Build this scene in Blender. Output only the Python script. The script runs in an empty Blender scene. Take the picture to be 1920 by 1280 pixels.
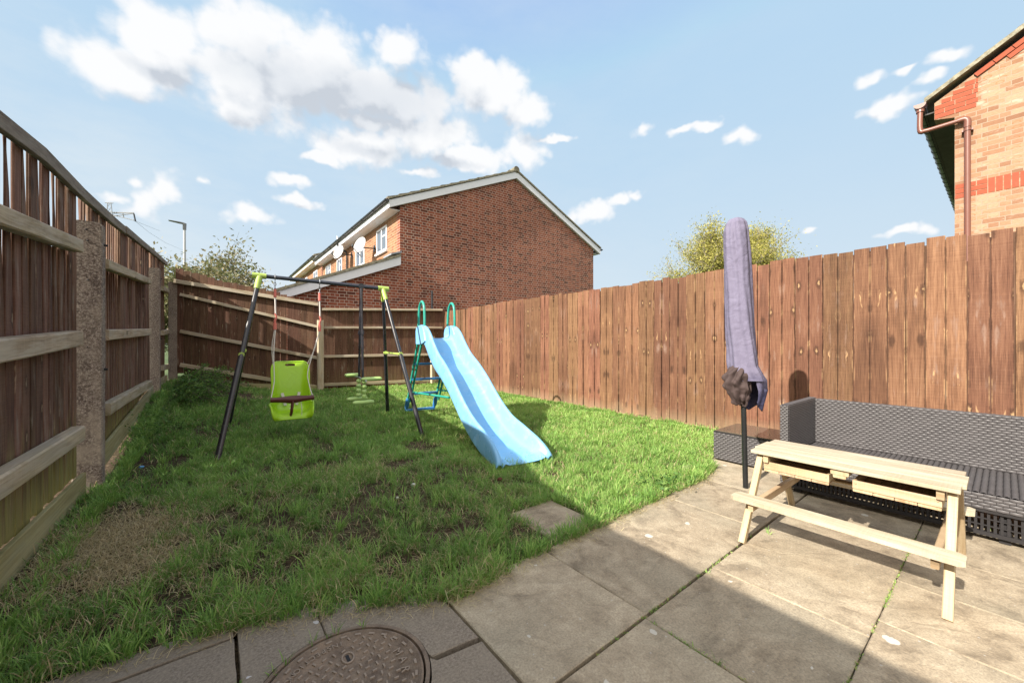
import bpy, math, random
import numpy as np
from mathutils import Vector, Matrix
from mathutils import noise as mn
random.seed(7); rng = np.random.default_rng(11)
C = bpy.context.scene.collection
S = bpy.context.scene
R = math.radians
# ------------------------------------------------------------------ camera, light, exposure
# garden axes: +x across the garden to the right hand fence, +y down the garden. Camera 1.05 m up.
YAW = R(37.9); CA, SA = math.cos(YAW), math.sin(YAW)
F, H0, HY = 720.0, 1.05, 645.0
cd = bpy.data.cameras.new('camera'); cam = bpy.data.objects.new('camera', cd); C.objects.link(cam)
cam.location = (0, 0, H0); cam.rotation_euler = (R(90), 0, -YAW)
cd.sensor_width = 36; cd.lens = 13.5; cd.shift_y = 5/1920; cd.clip_start = .05; cd.clip_end = 3000
S.camera = cam
SUN_K = 1.47                                    # horizontal run of a shadow per metre of height
sun_dir = Vector((1, .06, -1/SUN_K)).normalized()
sd = bpy.data.lights.new('sun', 'SUN'); sd.energy = 3.3; sd.angle = R(.6); sd.color = (1, .95, .87)
sun = bpy.data.objects.new('sun', sd); C.objects.link(sun)
sd.color = (1, .93, .82)
sun.rotation_euler = sun_dir.to_track_quat('-Z', 'Y').to_euler()
SUN_EL = math.atan(1/SUN_K)
S.view_settings.view_transform = 'Standard'; S.view_settings.look = 'None'
S.view_settings.exposure = 1.62; S.view_settings.gamma = 1; S.view_settings.use_curve_mapping = False
S.render.engine = 'CYCLES'

def WX(X, Y): return (CA*X+SA*Y, -SA*X+CA*Y)
def G(px, py, z=0):                              # a point of height z
    Y = F*(H0-z)/(py-HY); return WX((px-960)/F*Y, Y)
def PU(px, py, u):                               # a point of the vertical plane x = u
    r = (px-960)/F; Y = u/(CA*r+SA); return (u, (-SA*r+CA)*Y, H0+(HY-py)/F*Y)
def PV(px, py, v):
    r = (px-960)/F; Y = v/(-SA*r+CA); return ((CA*r+SA)*Y, v, H0+(HY-py)/F*Y)
def PL(px, py, P, Q):                            # a point of the vertical plane through P and Q
    r = (px-960)/F; d = (CA*r+SA, -SA*r+CA); e = (Q[0]-P[0], Q[1]-P[1])
    Y = (P[0]*e[1]-P[1]*e[0])/(d[0]*e[1]-d[1]*e[0]); return (d[0]*Y, d[1]*Y, H0+(HY-py)/F*Y)
def PD(px, py, Y):
    a = WX((px-960)/F*Y, Y); return (a[0], a[1], H0+(HY-py)/F*Y)
def sst(x, a, b):
    t = min(1, max(0, (x-a)/(b-a))); return t*t*(3-2*t)
def gz(u, v): return .30*sst(v, 4.2, 8.6)*sst(-u, -1.6, .7)

# ------------------------------------------------------------------ node helpers
class NT:
    def __init__(s, nt): s.nt = nt; nt.nodes.clear()
    def n(s, typ, ins=None, **props):
        nd = s.nt.nodes.new(typ)
        for k, v in props.items(): setattr(nd, k, v)
        for k, v in (ins or {}).items():
            sk = nd.inputs[k]
            if isinstance(v, bpy.types.NodeSocket): s.nt.links.new(v, sk)
            elif isinstance(v, bpy.types.Node): s.nt.links.new(v.outputs[0], sk)
            else:
                if hasattr(sk.default_value, '__len__') and sk.type == 'RGBA' and len(v) == 3: v = (*v, 1)
                sk.default_value = v
        return nd
    def m(s, op, a, b=0, c=0, clamp=False):
        return s.n('ShaderNodeMath', {0: a, 1: b, 2: c}, operation=op, use_clamp=clamp).outputs[0]
    def v(s, op, a, b=(0, 0, 0)):
        nd = s.n('ShaderNodeVectorMath', {0: a, 1: b}, operation=op)
        return nd.outputs['Value'] if op in ('LENGTH', 'DOT_PRODUCT', 'DISTANCE') else nd.outputs[0]
    def mix(s, f, a, b, bt='MIX'):
        nd = s.nt.nodes.new('ShaderNodeMix'); nd.data_type = 'RGBA'; nd.blend_type = bt
        for k, v in ((0, f), (6, a), (7, b)):
            if isinstance(v, bpy.types.NodeSocket): s.nt.links.new(v, nd.inputs[k])
            else: nd.inputs[k].default_value = (*v, 1) if (k > 0 and len(v) == 3) else v
        return nd.outputs[2]
    def rng(s, x, a, b, c=0, d=1, smooth=False):
        return s.n('ShaderNodeMapRange', {0: x, 1: a, 2: b, 3: c, 4: d}, interpolation_type='SMOOTHSTEP' if smooth else 'LINEAR').outputs[0]
    def noise(s, vec, scale=5, detail=4, rough=.55, dist=0, col=False):
        nd = s.n('ShaderNodeTexNoise', {'Vector': vec, 'Scale': scale, 'Detail': detail, 'Roughness': rough, 'Distortion': dist})
        return nd.outputs[1 if col else 0]
    def ramp(s, f, stops):
        nd = s.n('ShaderNodeValToRGB', {0: f}); e = nd.color_ramp.elements
        while len(e) < len(stops): e.new(.5)
        for i, (p, c) in enumerate(stops): e[i].position = p; e[i].color = (*c, 1)
        return nd.outputs[0]
    def attr(s, name): return s.n('ShaderNodeAttribute', attribute_name=name).outputs['Fac']
    def xyz(s, x=0, y=0, z=0): return s.n('ShaderNodeCombineXYZ', {0: x, 1: y, 2: z}).outputs[0]
    def sep(s, v): return s.n('ShaderNodeSeparateXYZ', {0: v}).outputs

MATS = {}
def newmat(name):
    m = bpy.data.materials.new(name); m.use_nodes = True; MATS[name] = m
    return m, NT(m.node_tree)
def finish(t, col, rough=.7, bump=None, bs=.3, bd=.005, spec=.3, metal=0, trans=None, tw=.35, **extra):
    ins = {'Base Color': col, 'Roughness': rough, 'Specular IOR Level': spec, 'Metallic': metal}
    if bump is not None:
        ins['Normal'] = t.n('ShaderNodeBump', {'Strength': bs, 'Distance': bd, 'Height': bump}).outputs[0]
    ins.update(extra)
    b = t.n('ShaderNodeBsdfPrincipled', ins).outputs[0]
    if trans is not None:
        tr = t.n('ShaderNodeBsdfTranslucent', {'Color': trans}).outputs[0]
        b = t.n('ShaderNodeMixShader', {0: tw, 1: b, 2: tr}).outputs[0]
    t.n('ShaderNodeOutputMaterial', {'Surface': b})

# ------------------------------------------------------------------ world: physical sky with clouds
world = bpy.data.worlds.new('World'); S.world = world; world.use_nodes = True
t = NT(world.node_tree)
dirv = t.n('ShaderNodeTexCoord').outputs['Generated']
sky = t.n('ShaderNodeTexSky', sky_type='NISHITA', sun_disc=False, sun_elevation=SUN_EL,
          sun_rotation=math.atan2(-sun_dir.x, -sun_dir.y), altitude=50, air_density=1.0, dust_density=1.2, ozone_density=1.6)
def azel(px, py):
    a = WX((px-960)/F, 1); z = (HY-py)/F
    return math.atan2(a[0], a[1]), math.atan2(z, math.hypot(*a))
CL = [(560,140,190,85),(730,185,140,62),(215,125,95,55),(310,85,110,85),(450,60,110,70),(470,150,130,95),(450,205,70,38),(600,120,120,90),(745,95,55,45),(700,170,150,60),
      (880,130,50,40),(920,170,70,52),(985,210,45,34),(690,225,95,26),(690,272,115,42),(790,255,95,40),(880,298,62,24),(980,285,42,36),(600,298,45,12),
      (262,378,38,34),(305,350,28,32),(240,335,14,9),(545,340,42,13),(480,403,52,17),(575,380,40,10),(370,340,13,11),(210,365,25,12),(780,322,40,10),
      (1110,400,34,19),(1160,376,20,10),(1195,366,16,9),(1278,243,32,9),(1330,237,24,9),(1385,257,32,15),(1205,247,18,12),
      (1640,150,24,14),(1675,195,50,17),(1780,108,38,17),(1705,130,26,8),(1755,147,26,9),(1695,436,52,11),(1738,426,17,14),(1525,428,20,7),(1030,265,40,8)]
grp = bpy.data.node_groups.new('cloud_density', 'ShaderNodeTree')
grp.interface.new_socket('Dir', in_out='INPUT', socket_type='NodeSocketVector')
grp.interface.new_socket('Density', in_out='OUTPUT', socket_type='NodeSocketFloat')
g = NT(grp); gi = g.n('NodeGroupInput').outputs[0]
d = g.v('NORMALIZE', gi); x, y, z = g.sep(d)[:3]
warp = g.v('MULTIPLY', g.v('SUBTRACT', g.noise(d, 14, 3, .6, col=True), (.5, .5, .5)), (.07, .05, 0))
ae = g.v('ADD', g.xyz(g.m('ARCTAN2', x, y), g.m('ARCSINE', z), 0), warp)
acc = None
for (cx, cy, rx, ry) in CL:
    a0, e0 = azel(cx, cy); al = azel(cx-rx, cy)[0]; ar = azel(cx+rx, cy)[0]; et = azel(cx, cy-ry)[1]; eb = azel(cx, cy+ry)[1]
    dd = g.v('LENGTH', g.v('MULTIPLY', g.v('SUBTRACT', ae, (a0, e0, 0)), (2/abs(ar-al), 2/abs(et-eb), 0)))
    dd = g.m('MULTIPLY', g.m('SUBTRACT', 1.10, dd), min(1, .45+rx/90))
    acc = dd if acc is None else g.m('SMOOTH_MAX', acc, dd, .25)
fb = g.noise(g.v('MULTIPLY', d, (1, 1, 1.35)), 9, 9, .6, .15)
def billow(sc, off):
    return g.n('ShaderNodeTexVoronoi', {'Vector': g.v('ADD', g.v('ADD', d, off), g.v('MULTIPLY', g.noise(d, sc*.9, 2, col=True), (.6/sc, .6/sc, .6/sc))), 'Scale': sc}, feature='F1').outputs['Distance']
bl1 = g.m('SUBTRACT', .45, billow(19, (0, 0, 0))); bl2 = g.m('SUBTRACT', .45, billow(48, (3, 1, 2)))
den = g.m('ADD', g.m('ADD', acc, .16), g.m('MULTIPLY', g.m('SUBTRACT', fb, .51), 1.5))
den = g.m('ADD', den, g.m('ADD', g.m('MULTIPLY', bl1, .55), g.m('MULTIPLY', bl2, .30)))
g.n('NodeGroupOutput', {0: den})
def dens(vec):
    nd = t.nt.nodes.new('ShaderNodeGroup'); nd.node_tree = grp; t.nt.links.new(vec, nd.inputs[0]); return nd.outputs[0]
d0 = dens(dirv)
d2 = dens(t.v('ADD', dirv, (-.02, 0, .055)))
mask = t.rng(d0, -.05, .62, 0, .97, smooth=True)
thick = None
for (cx, cy, rx, ry) in ((560,160,170,66),(700,190,220,72),(800,165,100,46),(300,140,90,26),(430,225,60,22),(700,285,120,22),(860,310,60,16)):
    a0, e0 = azel(cx, cy); al = azel(cx-rx, cy)[0]; ar = azel(cx+rx, cy)[0]; et = azel(cx, cy-ry)[1]; eb = azel(cx, cy+ry)[1]
    dn = t.v('NORMALIZE', t.v('ADD', dirv, t.v('MULTIPLY', t.v('SUBTRACT', t.noise(dirv, 9, 4, .6, col=True), (.5,.5,.5)), (.10,.10,.08)))); q_ = t.sep(dn)
    dd = t.v('LENGTH', t.v('MULTIPLY', t.v('SUBTRACT', t.xyz(t.m('ARCTAN2', q_[0], q_[1]), t.m('ARCSINE', q_[2]), 0), (a0, e0, 0)), (2/abs(ar-al), 2/abs(et-eb), 0)))
    dd = t.rng(dd, 1.45, .1, 0, 1, smooth=True); thick = dd if thick is None else t.m('SMOOTH_MAX', thick, dd, .4)
lit = t.rng(t.m('SUBTRACT', d0, d2), -1.0, .35, .42, 1, smooth=True)
under = t.rng(d2, .3, 1.5, 0, 1, smooth=True)
el = t.sep(dirv)[2]
sh = t.m('SUBTRACT', t.m('SUBTRACT', lit, t.m('MULTIPLY', under, .22)), t.m('MULTIPLY', thick, .66), clamp=True)
ccol = t.ramp(sh, [(0, (1.30, 1.40, 1.55)), (.35, (1.75, 1.82, 1.92)), (.8, (2.16, 2.17, 2.19))])
az = t.m('ARCTAN2', t.sep(dirv)[0], t.sep(dirv)[1])
haze = t.rng(el, -.02, .62, 1, 0)
haze = t.m('POWER', haze, 1.5)
left = t.rng(az, -.6, 1.6, 1, 0)
thin = t.rng(t.noise(t.v('MULTIPLY', dirv, (1, 1, 3)), 3, 7, .65), .38, .75, 0, .55)
hz = t.m('ADD', t.m('MULTIPLY', haze, t.m('ADD', .88, t.m('MULTIPLY', left, .12))), t.m('MULTIPLY', thin, left), clamp=True)
skyc = t.mix(1.0, sky.outputs[0], (1.08, .98, .84), 'MULTIPLY')
skyc = t.v('MINIMUM', skyc, (1.04, 1.48, 1.92))
base = t.mix(hz, skyc, (1.66, 1.84, 1.95))
allc = t.mix(mask, base, ccol)
# fill light: unseen bright cloud and sun glare added behind the camera
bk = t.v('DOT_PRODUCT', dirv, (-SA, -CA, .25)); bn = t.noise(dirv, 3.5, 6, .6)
fill_cloud = t.rng(t.m('ADD', bk, t.m('MULTIPLY', t.m('SUBTRACT', bn, .5), .5)), -.02, .40, 0, 1, smooth=True)
fill_cloud = t.m('MULTIPLY', fill_cloud, t.rng(el, -.02, .05, 0, 1))
allc = t.mix(fill_cloud, allc, (2.8, 2.74, 2.62))
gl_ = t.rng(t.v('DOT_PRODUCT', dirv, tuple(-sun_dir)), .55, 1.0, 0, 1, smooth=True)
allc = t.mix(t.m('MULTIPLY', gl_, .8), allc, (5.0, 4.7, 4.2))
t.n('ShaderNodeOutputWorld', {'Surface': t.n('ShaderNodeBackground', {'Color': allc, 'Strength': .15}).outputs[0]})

# ------------------------------------------------------------------ mesh builder
class MB:
    def __init__(s): s.v = []; s.f = []; s.a = []; s.sm = []
    def add(s, vs, fs, at=None, smooth=False):
        b = len(s.v); s.v += [tuple(p) for p in vs]
        s.a += at if at is not None else [(0, 0, 0)]*len(vs)
        s.f += [tuple(i+b for i in f) for f in fs]; s.sm += [smooth]*len(fs)
    def box(s, lo, hi, rnd=0):
        (a, b, c), (d, e, f) = lo, hi
        s.add([(a,b,c),(d,b,c),(d,e,c),(a,e,c),(a,b,f),(d,b,f),(d,e,f),(a,e,f)],
              [(0,3,2,1),(4,5,6,7),(0,1,5,4),(1,2,6,5),(2,3,7,6),(3,0,4,7)], [(rnd, 0, 0)]*8)
    def plank(s, p0, p1, wdir, w, th, rnd=None, ch=.003, secs=1, warp=0, mirror=1, off=0, tdir=None, w1=None, wp=1, twist=0):
        """board from p0 to p1 (centre line), width w along wdir, thickness th along the third axis"""
        p0 = Vector(p0); p1 = Vector(p1); l = (p1-p0); L = l.length; l.normalize()
        tt = l.cross(Vector(wdir)).normalized() if tdir is None else Vector(tdir)
        wd = tt.cross(l).normalized() if tdir is None else Vector(wdir)
        if rnd is None: rnd = random.random()
        h, q = w/2, th/2; c = min(ch, h*.4, q*.4)
        sec = [(-h+c,-q),(h-c,-q),(h,-q+c),(h,q-c),(h-c,q),(-h+c,q),(-h,q-c),(-h,-q+c)]
        vs = []; at = []
        for i in range(secs+1):
            k = i/secs; o = tt*(random.uniform(-1, 1)*warp)+wd*(random.uniform(-1, 1)*warp*.4) if 0 < i else Vector((0,0,0))
            ws = 1 if w1 is None else 1+(w1/w-1)*k**wp
            for (a, b) in sec:
                vs.append(p0+l*(L*k)+wd*a*ws+tt*(b+(a/w+.5)*twist*k**3)+o); at.append((rnd, mirror*(a+(b if abs(b) > .012 else 0))+off, L*k))
        fs = []
        for i in range(secs):
            for j in range(8):
                j2 = (j+1) % 8; fs.append((i*8+j, i*8+j2, i*8+8+j2, i*8+8+j))
        fs.append(tuple(range(7, -1, -1))); fs.append(tuple(secs*8+j for j in range(8)))
        s.add(vs, fs, at)
    def tube(s, pts, r, n=10, rnd=0, flat=1.0):
        pts = [Vector(p) for p in pts]; m = len(pts)
        rs = r if hasattr(r, '__len__') else [r]*m
        T = [(pts[min(i+1, m-1)]-pts[max(i-1, 0)]).normalized() for i in range(m)]
        up = Vector((0, 0, 1)) if abs(T[0].z) < .9 else Vector((1, 0, 0))
        nx = T[0].cross(up).normalized(); vs = []; at = []; L = 0
        for i in range(m):
            if i: L += (pts[i]-pts[i-1]).length
            nx = (nx-T[i]*nx.dot(T[i])).normalized(); ny = T[i].cross(nx)
            for k in range(n):
                a = 2*math.pi*k/n; vs.append(pts[i]+nx*(math.cos(a)*rs[i])+ny*(math.sin(a)*rs[i]*flat)); at.append((rnd, a*rs[i], L))
        fs = [(i*n+k, i*n+(k+1) % n, (i+1)*n+(k+1) % n, (i+1)*n+k) for i in range(m-1) for k in range(n)]
        s.add(vs, fs, at, True)
        s.add([vs[k] for k in range(n)], [tuple(range(n-1, -1, -1))]); s.add([vs[(m-1)*n+k] for k in range(n)], [tuple(range(n))])
    def loft(s, secs, closed=True, caps=True, smooth=True):
        m, n = len(secs), len(secs[0]); vs = [p for q in secs for p in q]
        rg = range(n if closed else n-1)
        fs = [(i*n+k, i*n+(k+1) % n, (i+1)*n+(k+1) % n, (i+1)*n+k) for i in range(m-1) for k in rg]
        s.add(vs, fs, None, smooth)
        if caps and closed: s.add(secs[0], [tuple(range(n-1, -1, -1))]); s.add(secs[-1], [tuple(range(n))])
    def ball(s, c, r, n=12, m=8, sc=(1,1,1)):
        c = Vector(c); secs = []
        for i in range(m+1):
            a = math.pi*i/m
            secs.append([(c.x+r*sc[0]*math.sin(a)*math.cos(2*math.pi*k/n), c.y+r*sc[1]*math.sin(a)*math.sin(2*math.pi*k/n), c.z-r*sc[2]*math.cos(a)) for k in range(n)])
        s.loft(secs, caps=False)
    def prism(s, poly, off, smooth=False):
        """polygon (3d points) extruded by vector off"""
        o = Vector(off); n = len(poly); vs = [Vector(p) for p in poly]+[Vector(p)+o for p in poly]
        s.add(vs, [tuple(range(n-1, -1, -1)), tuple(range(n, 2*n))]+[(i, (i+1) % n, n+(i+1) % n, n+i) for i in range(n)], None, smooth)
    def build(s, name, mat, parent=None, loc=None):
        o0 = Vector(ORG.get(parent.name, (0,0,0))) if parent else Vector(loc or (0,0,0))
        me = bpy.data.meshes.new(name)
        me.from_pydata([(p[0]-o0.x, p[1]-o0.y, p[2]-o0.z) for p in s.v], [], s.f)
        for i, an in enumerate(('rnd', 'lx', 'll')):
            at = me.attributes.new(an, 'FLOAT', 'POINT'); at.data.foreach_set('value', [q[i] for q in s.a])
        me.polygons.foreach_set('use_smooth', s.sm); me.materials.append(MATS[mat]); me.update()
        o = bpy.data.objects.new(name, me); C.objects.link(o)
        if parent: o.parent = parent; ORG[o.name] = tuple(o0)
        else: o.location = o0; ORG[o.name] = tuple(o0)
        return o
ORG = {}
def tag(o, label=None, cat=None, group=None, kind=None):
    if label: o['label'] = label
    if cat: o['category'] = cat
    if group: o['group'] = group
    if kind: o['kind'] = kind
    return o
def thing(name, loc, label, cat, group=None):
    o = bpy.data.objects.new(name, None); o.empty_display_size = .1; C.objects.link(o); o.location = loc
    ORG[o.name] = tuple(loc); return tag(o, label, cat, group)
def fixn(o):                                     # consistent outward normals
    import bmesh
    b = bmesh.new(); b.from_mesh(o.data); bmesh.ops.recalc_face_normals(b, faces=b.faces); b.to_mesh(o.data); b.free(); return o
def catmull(pts, k=6):
    P = [Vector(p) for p in pts]; out = []
    for i in range(len(P)-1):
        a, b, c, d = P[max(i-1,0)], P[i], P[i+1], P[min(i+2,len(P)-1)]
        for j in range(k):
            q = j/k; out.append(.5*((2*b)+(c-a)*q+(2*a-5*b+4*c-d)*q*q+(3*b-a-3*c+d)*q**3))
    out.append(P[-1]); return out

# ------------------------------------------------------------------ materials
def wood(name, c1, c2, c3, knot=0, streak=0, algae=0, grey=0, kc=(.5,.33,.16), bs=.35, rough=.8, gscale=1, greyc=(.34,.31,.26), var=.35, edge=None, fine=1):
    m, t = newmat(name)
    rnd, lx, ll = t.attr('rnd'), t.attr('lx'), t.attr('ll')
    vec = t.xyz(t.m('ADD', lx, t.m('MULTIPLY', rnd, 13.7)), t.m('ADD', ll, t.m('MULTIPLY', rnd, 57.3)), t.m('MULTIPLY', rnd, 5))
    dis = t.noise(t.v('MULTIPLY', vec, (8, 3, 1)), 1, 2, .5)
    gvec = t.v('ADD', t.v('MULTIPLY', vec, (70*gscale, 2.2*gscale, 1)), t.xyz(t.m('MULTIPLY', dis, 2.2), 0, 0))
    grain = t.noise(gvec, 1, 6, .62); broad = t.noise(t.v('MULTIPLY', vec, (9, 1.3, 1)), 1, 3, .5)
    fg = t.noise(t.v('MULTIPLY', vec, (330, 7, 1)), 1, 3, .6)
    saw = t.noise(t.v('MULTIPLY', vec, (6, 260, 1)), 1, 2, .5)
    f = t.m('ADD', t.m('MULTIPLY', grain, .75), t.m('MULTIPLY', broad, .5))
    f = t.m('ADD', f, t.m('MULTIPLY', t.m('SUBTRACT', fg, .5), .45*fine)); f = t.m('ADD', f, t.m('MULTIPLY', t.m('SUBTRACT', saw, .5), .22*fine))
    col = t.ramp(f, [(.38, c1), (.62, c2), (.85, c3)])
    h1 = t.n('ShaderNodeTexWhiteNoise', {'W': t.m('MULTIPLY', rnd, 977.0)}, noise_dimensions='1D')
    val = t.rng(h1.outputs[0], 0, 1, 1-var, 1+var*.7)
    col = t.mix(1.0, col, t.xyz(val, val, val), 'MULTIPLY')
    hs = t.n('ShaderNodeHueSaturation', {'Hue': t.rng(t.n('ShaderNodeTexWhiteNoise', {'W': t.m('MULTIPLY', rnd, 311.0)}, noise_dimensions='1D').outputs[0], 0, 1, .49, .512), 'Color': col}); col = hs.outputs[0]
    if grey:
        gm = t.rng(t.noise(t.v('MULTIPLY', vec, (14, 2.5, 1)), 1, 5, .65), .62-grey*.35, .78-grey*.3, 0, .85, smooth=True)
        col = t.mix(gm, col, t.mix(grain, tuple(q*.7 for q in greyc), tuple(min(.8, q*1.5) for q in greyc)))
    bump = grain
    if knot:
        kv = t.v('MULTIPLY', vec, (7.5, 3.2, 1))
        kv = t.v('ADD', kv, t.v('MULTIPLY', t.v('SUBTRACT', t.noise(t.v('MULTIPLY', vec, (40, 30, 1)), 1, 2, col=True), (.5,.5,.5)), (.2, .2, 0)))
        vo = t.n('ShaderNodeTexVoronoi', {'Vector': kv, 'Scale': 1.0, 'Randomness': 1.0}, voronoi_dimensions='2D')
        dist = vo.outputs['Distance']; kr = t.sep(vo.outputs['Color'])[0]
        on = t.m('GREATER_THAN', kr, 1-knot)
        ring = t.m('MULTIPLY', t.rng(t.m('ADD', dist, t.m('MULTIPLY', t.m('SUBTRACT', fg, .5), .25)), .07, .24, 1, 0, smooth=True), on)
        core = t.m('MULTIPLY', t.rng(t.m('ADD', dist, t.m('MULTIPLY', t.m('SUBTRACT', fg, .5), .10)), .03, .085, .9, 0), t.m('MULTIPLY', on, t.m('GREATER_THAN', t.sep(vo.outputs['Color'])[1], .35)))
        col = t.mix(t.m('MULTIPLY', ring, .7), col, tuple(q*.45 for q in c1))
        col = t.mix(core, col, kc)
        bump = t.m('ADD', grain, t.m('MULTIPLY', ring, .8))
    if streak:
        sv = t.v('MULTIPLY', vec, (17, 1.5, 1))
        sv = t.v('ADD', sv, t.v('MULTIPLY', t.v('SUBTRACT', t.noise(t.v('MULTIPLY', vec, (30, 9, 1)), 1, 3, col=True), (.5,.5,.5)), (.9, .3, 0)))
        vo = t.n('ShaderNodeTexVoronoi', {'Vector': sv, 'Scale': 1.0}, voronoi_dimensions='2D')
        sm = t.m('MULTIPLY', t.rng(vo.outputs['Distance'], .05, .13, 1, 0, smooth=True), t.m('GREATER_THAN', t.sep(vo.outputs['Color'])[0], 1-streak))
        sm = t.m('MULTIPLY', sm, t.rng(t.noise(t.v('MULTIPLY', vec, (90, 20, 1)), 1, 4), .4, .6, 0, .85))
        col = t.mix(sm, col, tuple(min(.75, q*1.15) for q in kc))
    if algae:
        pz = t.sep(t.n('ShaderNodeNewGeometry').outputs['Position'])[2]
        am = t.m('MULTIPLY', t.rng(t.m('ADD', pz, t.m('MULTIPLY', t.noise(t.v('MULTIPLY', vec, (20, 2, 1)), 1, 4), .9)), 1.05, .55, 0, algae, smooth=True), 1)
        col = t.mix(am, col, t.mix(grain, (.10, .10, .02), (.36, .33, .12)))
    if edge:
        em = t.rng(t.m('ABSOLUTE', t.m('SUBTRACT', t.m('ABSOLUTE', lx), edge[0])), edge[1], edge[2], 0, 1)
        en = t.noise(t.v('MULTIPLY', vec, (3, 5, 1)), 1, 4, .6)
        col = t.mix(t.m('MULTIPLY', em, t.rng(en, .52, .62, 0, .75)), col, tuple(min(.7, q*1.1) for q in kc))
        col = t.mix(t.m('MULTIPLY', em, t.rng(en, .5, .42, 0, .6)), col, tuple(q*.35 for q in c1))
        pz = t.sep(t.n('ShaderNodeNewGeometry').outputs['Position'])[2]
        col = t.mix(t.rng(t.m('ADD', pz, t.m('MULTIPLY', broad, .25)), .34, .14, 0, .55), col, (.30, .22, .14))
        st = t.noise(t.v('MULTIPLY', vec, (7, .8, 1)), 1, 3, .6)
        col = t.mix(t.rng(st, .55, .72, 0, .5), col, tuple(q*.6 for q in c1))
    finish(t, col, rough, bump, bs, .004, .25)
wood('fence_new', (.074,.033,.019), (.155,.073,.041), (.235,.122,.070), gscale=1.5, knot=.36, streak=.2, grey=.12, greyc=(.20,.13,.10), kc=(.36,.225,.115), var=.32, edge=(.06, .046, .056), fine=1.3)
wood('fence_old', (.050,.026,.018), (.130,.068,.046), (.235,.145,.105), knot=.12, streak=.1, algae=.9, grey=.22, greyc=(.20,.165,.135), kc=(.3,.22,.15))
wood('fence_back', (.048,.024,.015), (.105,.053,.033), (.17,.094,.062), knot=.1, streak=.10, algae=.15, grey=.12, greyc=(.2,.16,.12), kc=(.3,.22,.15), var=.2)
wood('rail', (.17,.13,.085), (.36,.29,.20), (.55,.46,.34), knot=.1, grey=.6, greyc=(.38,.33,.26), var=.15, kc=(.12,.09,.06), algae=.35)
wood('cap_rail', (.08,.065,.05), (.17,.14,.115), (.28,.24,.2), grey=.55, greyc=(.22,.2,.17), var=.15)
wood('gravel_board', (.24,.19,.11), (.43,.37,.23), (.6,.54,.38), grey=.4, greyc=(.36,.34,.26), algae=.6, var=.12)
wood('pine', (.29,.195,.105), (.42,.31,.195), (.50,.40,.27), knot=.13, kc=(.30,.16,.07), grey=.0, var=.14, gscale=.8, rough=.62, bs=.12)
wood('pine_top', (.28,.225,.15), (.42,.355,.26), (.50,.44,.34), knot=.08, kc=(.33,.24,.15), grey=.32, greyc=(.44,.39,.31), var=.09, gscale=.8, rough=.7, bs=.15)
wood('post_pale', (.24,.18,.12), (.42,.34,.24), (.56,.48,.36), knot=.2, grey=.45, var=.1, kc=(.15,.1,.06))

def brick(name, c1, c2, mort, c3=None, squash=.5, bs=.5, warmth=.5, frogs=False):
    m, t = newmat(name)
    ge = t.n('ShaderNodeNewGeometry'); p = t.sep(ge.outputs['Position']); nn = t.sep(t.v('ABSOLUTE', ge.outputs['True Normal']))
    h = t.m('ADD', t.m('MULTIPLY', p[0], t.m('GREATER_THAN', nn[1], .5)), t.m('MULTIPLY', p[1], t.m('GREATER_THAN', nn[0], .5)))
    vec = t.xyz(h, p[2], 0)
    wob = t.v('MULTIPLY', t.v('SUBTRACT', t.noise(t.v('MULTIPLY', vec, (9, 22, 1)), 1, 2, col=True), (.5,.5,.5)), (.012, .008, 0))
    vec2 = t.v('ADD', vec, wob)
    kw = {'Vector': vec2, 'Scale': 1.0, 'Mortar Size': .0062, 'Mortar Smooth': .1, 'Bias': 0.0, 'Brick Width': .225, 'Row Height': .075}
    b = t.n('ShaderNodeTexBrick', {**kw, 'Color1': (0,0,0), 'Color2': (1,1,1), 'Mortar': (0,0,0)}, offset=.5, squash=squash, squash_frequency=2)
    rnd = b.outputs['Color']; fac = b.outputs['Fac']
    r1 = t.sep(rnd)[0]
    pat = t.noise(vec, .9, 3, .5)
    big = t.noise(vec, 2.2, 2, .5)
    col = t.ramp(t.m('ADD', t.m('MULTIPLY', r1, .75), t.m('MULTIPLY', big, .25)), [(.1, c1), (.5, c2), (.9, c3 or c2)])
    col = t.mix(t.rng(pat, .5, .8, 0, .25), col, tuple(min(.7, q*1.35) for q in (c3 or c2)))
    fine = t.noise(t.v('MULTIPLY', vec, (30, 60, 1)), 1, 4, .6)
    col = t.mix(t.rng(fine, .3, .75, 0, .35), col, tuple(q*.55 for q in c1))
    if frogs:
        vo = t.n('ShaderNodeTexVoronoi', {'Vector': t.v('MULTIPLY', vec, (7, 13.33, 1)), 'Scale': 1.0, 'Randomness': .35}, voronoi_dimensions='2D')
        rg = t.m('MULTIPLY', t.rng(t.m('ABSOLUTE', t.m('SUBTRACT', vo.outputs['Distance'], .27)), .02, .09, .8, 0), t.m('GREATER_THAN', t.sep(vo.outputs['Color'])[0], .5))
        rg = t.m('MULTIPLY', rg, t.rng(pat, .42, .58, 0, 1))
        col = t.mix(rg, col, (.26, .13, .06))
        wt = t.rng(t.noise(t.v('MULTIPLY', vec, (3, 9, 1)), 1, 4, .6), .58, .68, 0, .55)
        col = t.mix(wt, col, (.46, .41, .33))
    col = t.mix(fac, col, mort)
    hgt = t.m('ADD', t.m('MULTIPLY', t.m('SUBTRACT', 1.0, fac), 1.0), t.m('MULTIPLY', fine, .35))
    finish(t, col, .88, hgt, bs, .008, .2)
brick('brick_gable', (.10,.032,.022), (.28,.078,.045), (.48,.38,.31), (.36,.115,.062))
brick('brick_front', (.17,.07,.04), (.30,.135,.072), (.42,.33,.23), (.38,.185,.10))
brick('brick_buff', (.22,.11,.065), (.36,.205,.125), (.30,.23,.17), (.42,.27,.18), squash=.5, frogs=True)

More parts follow.
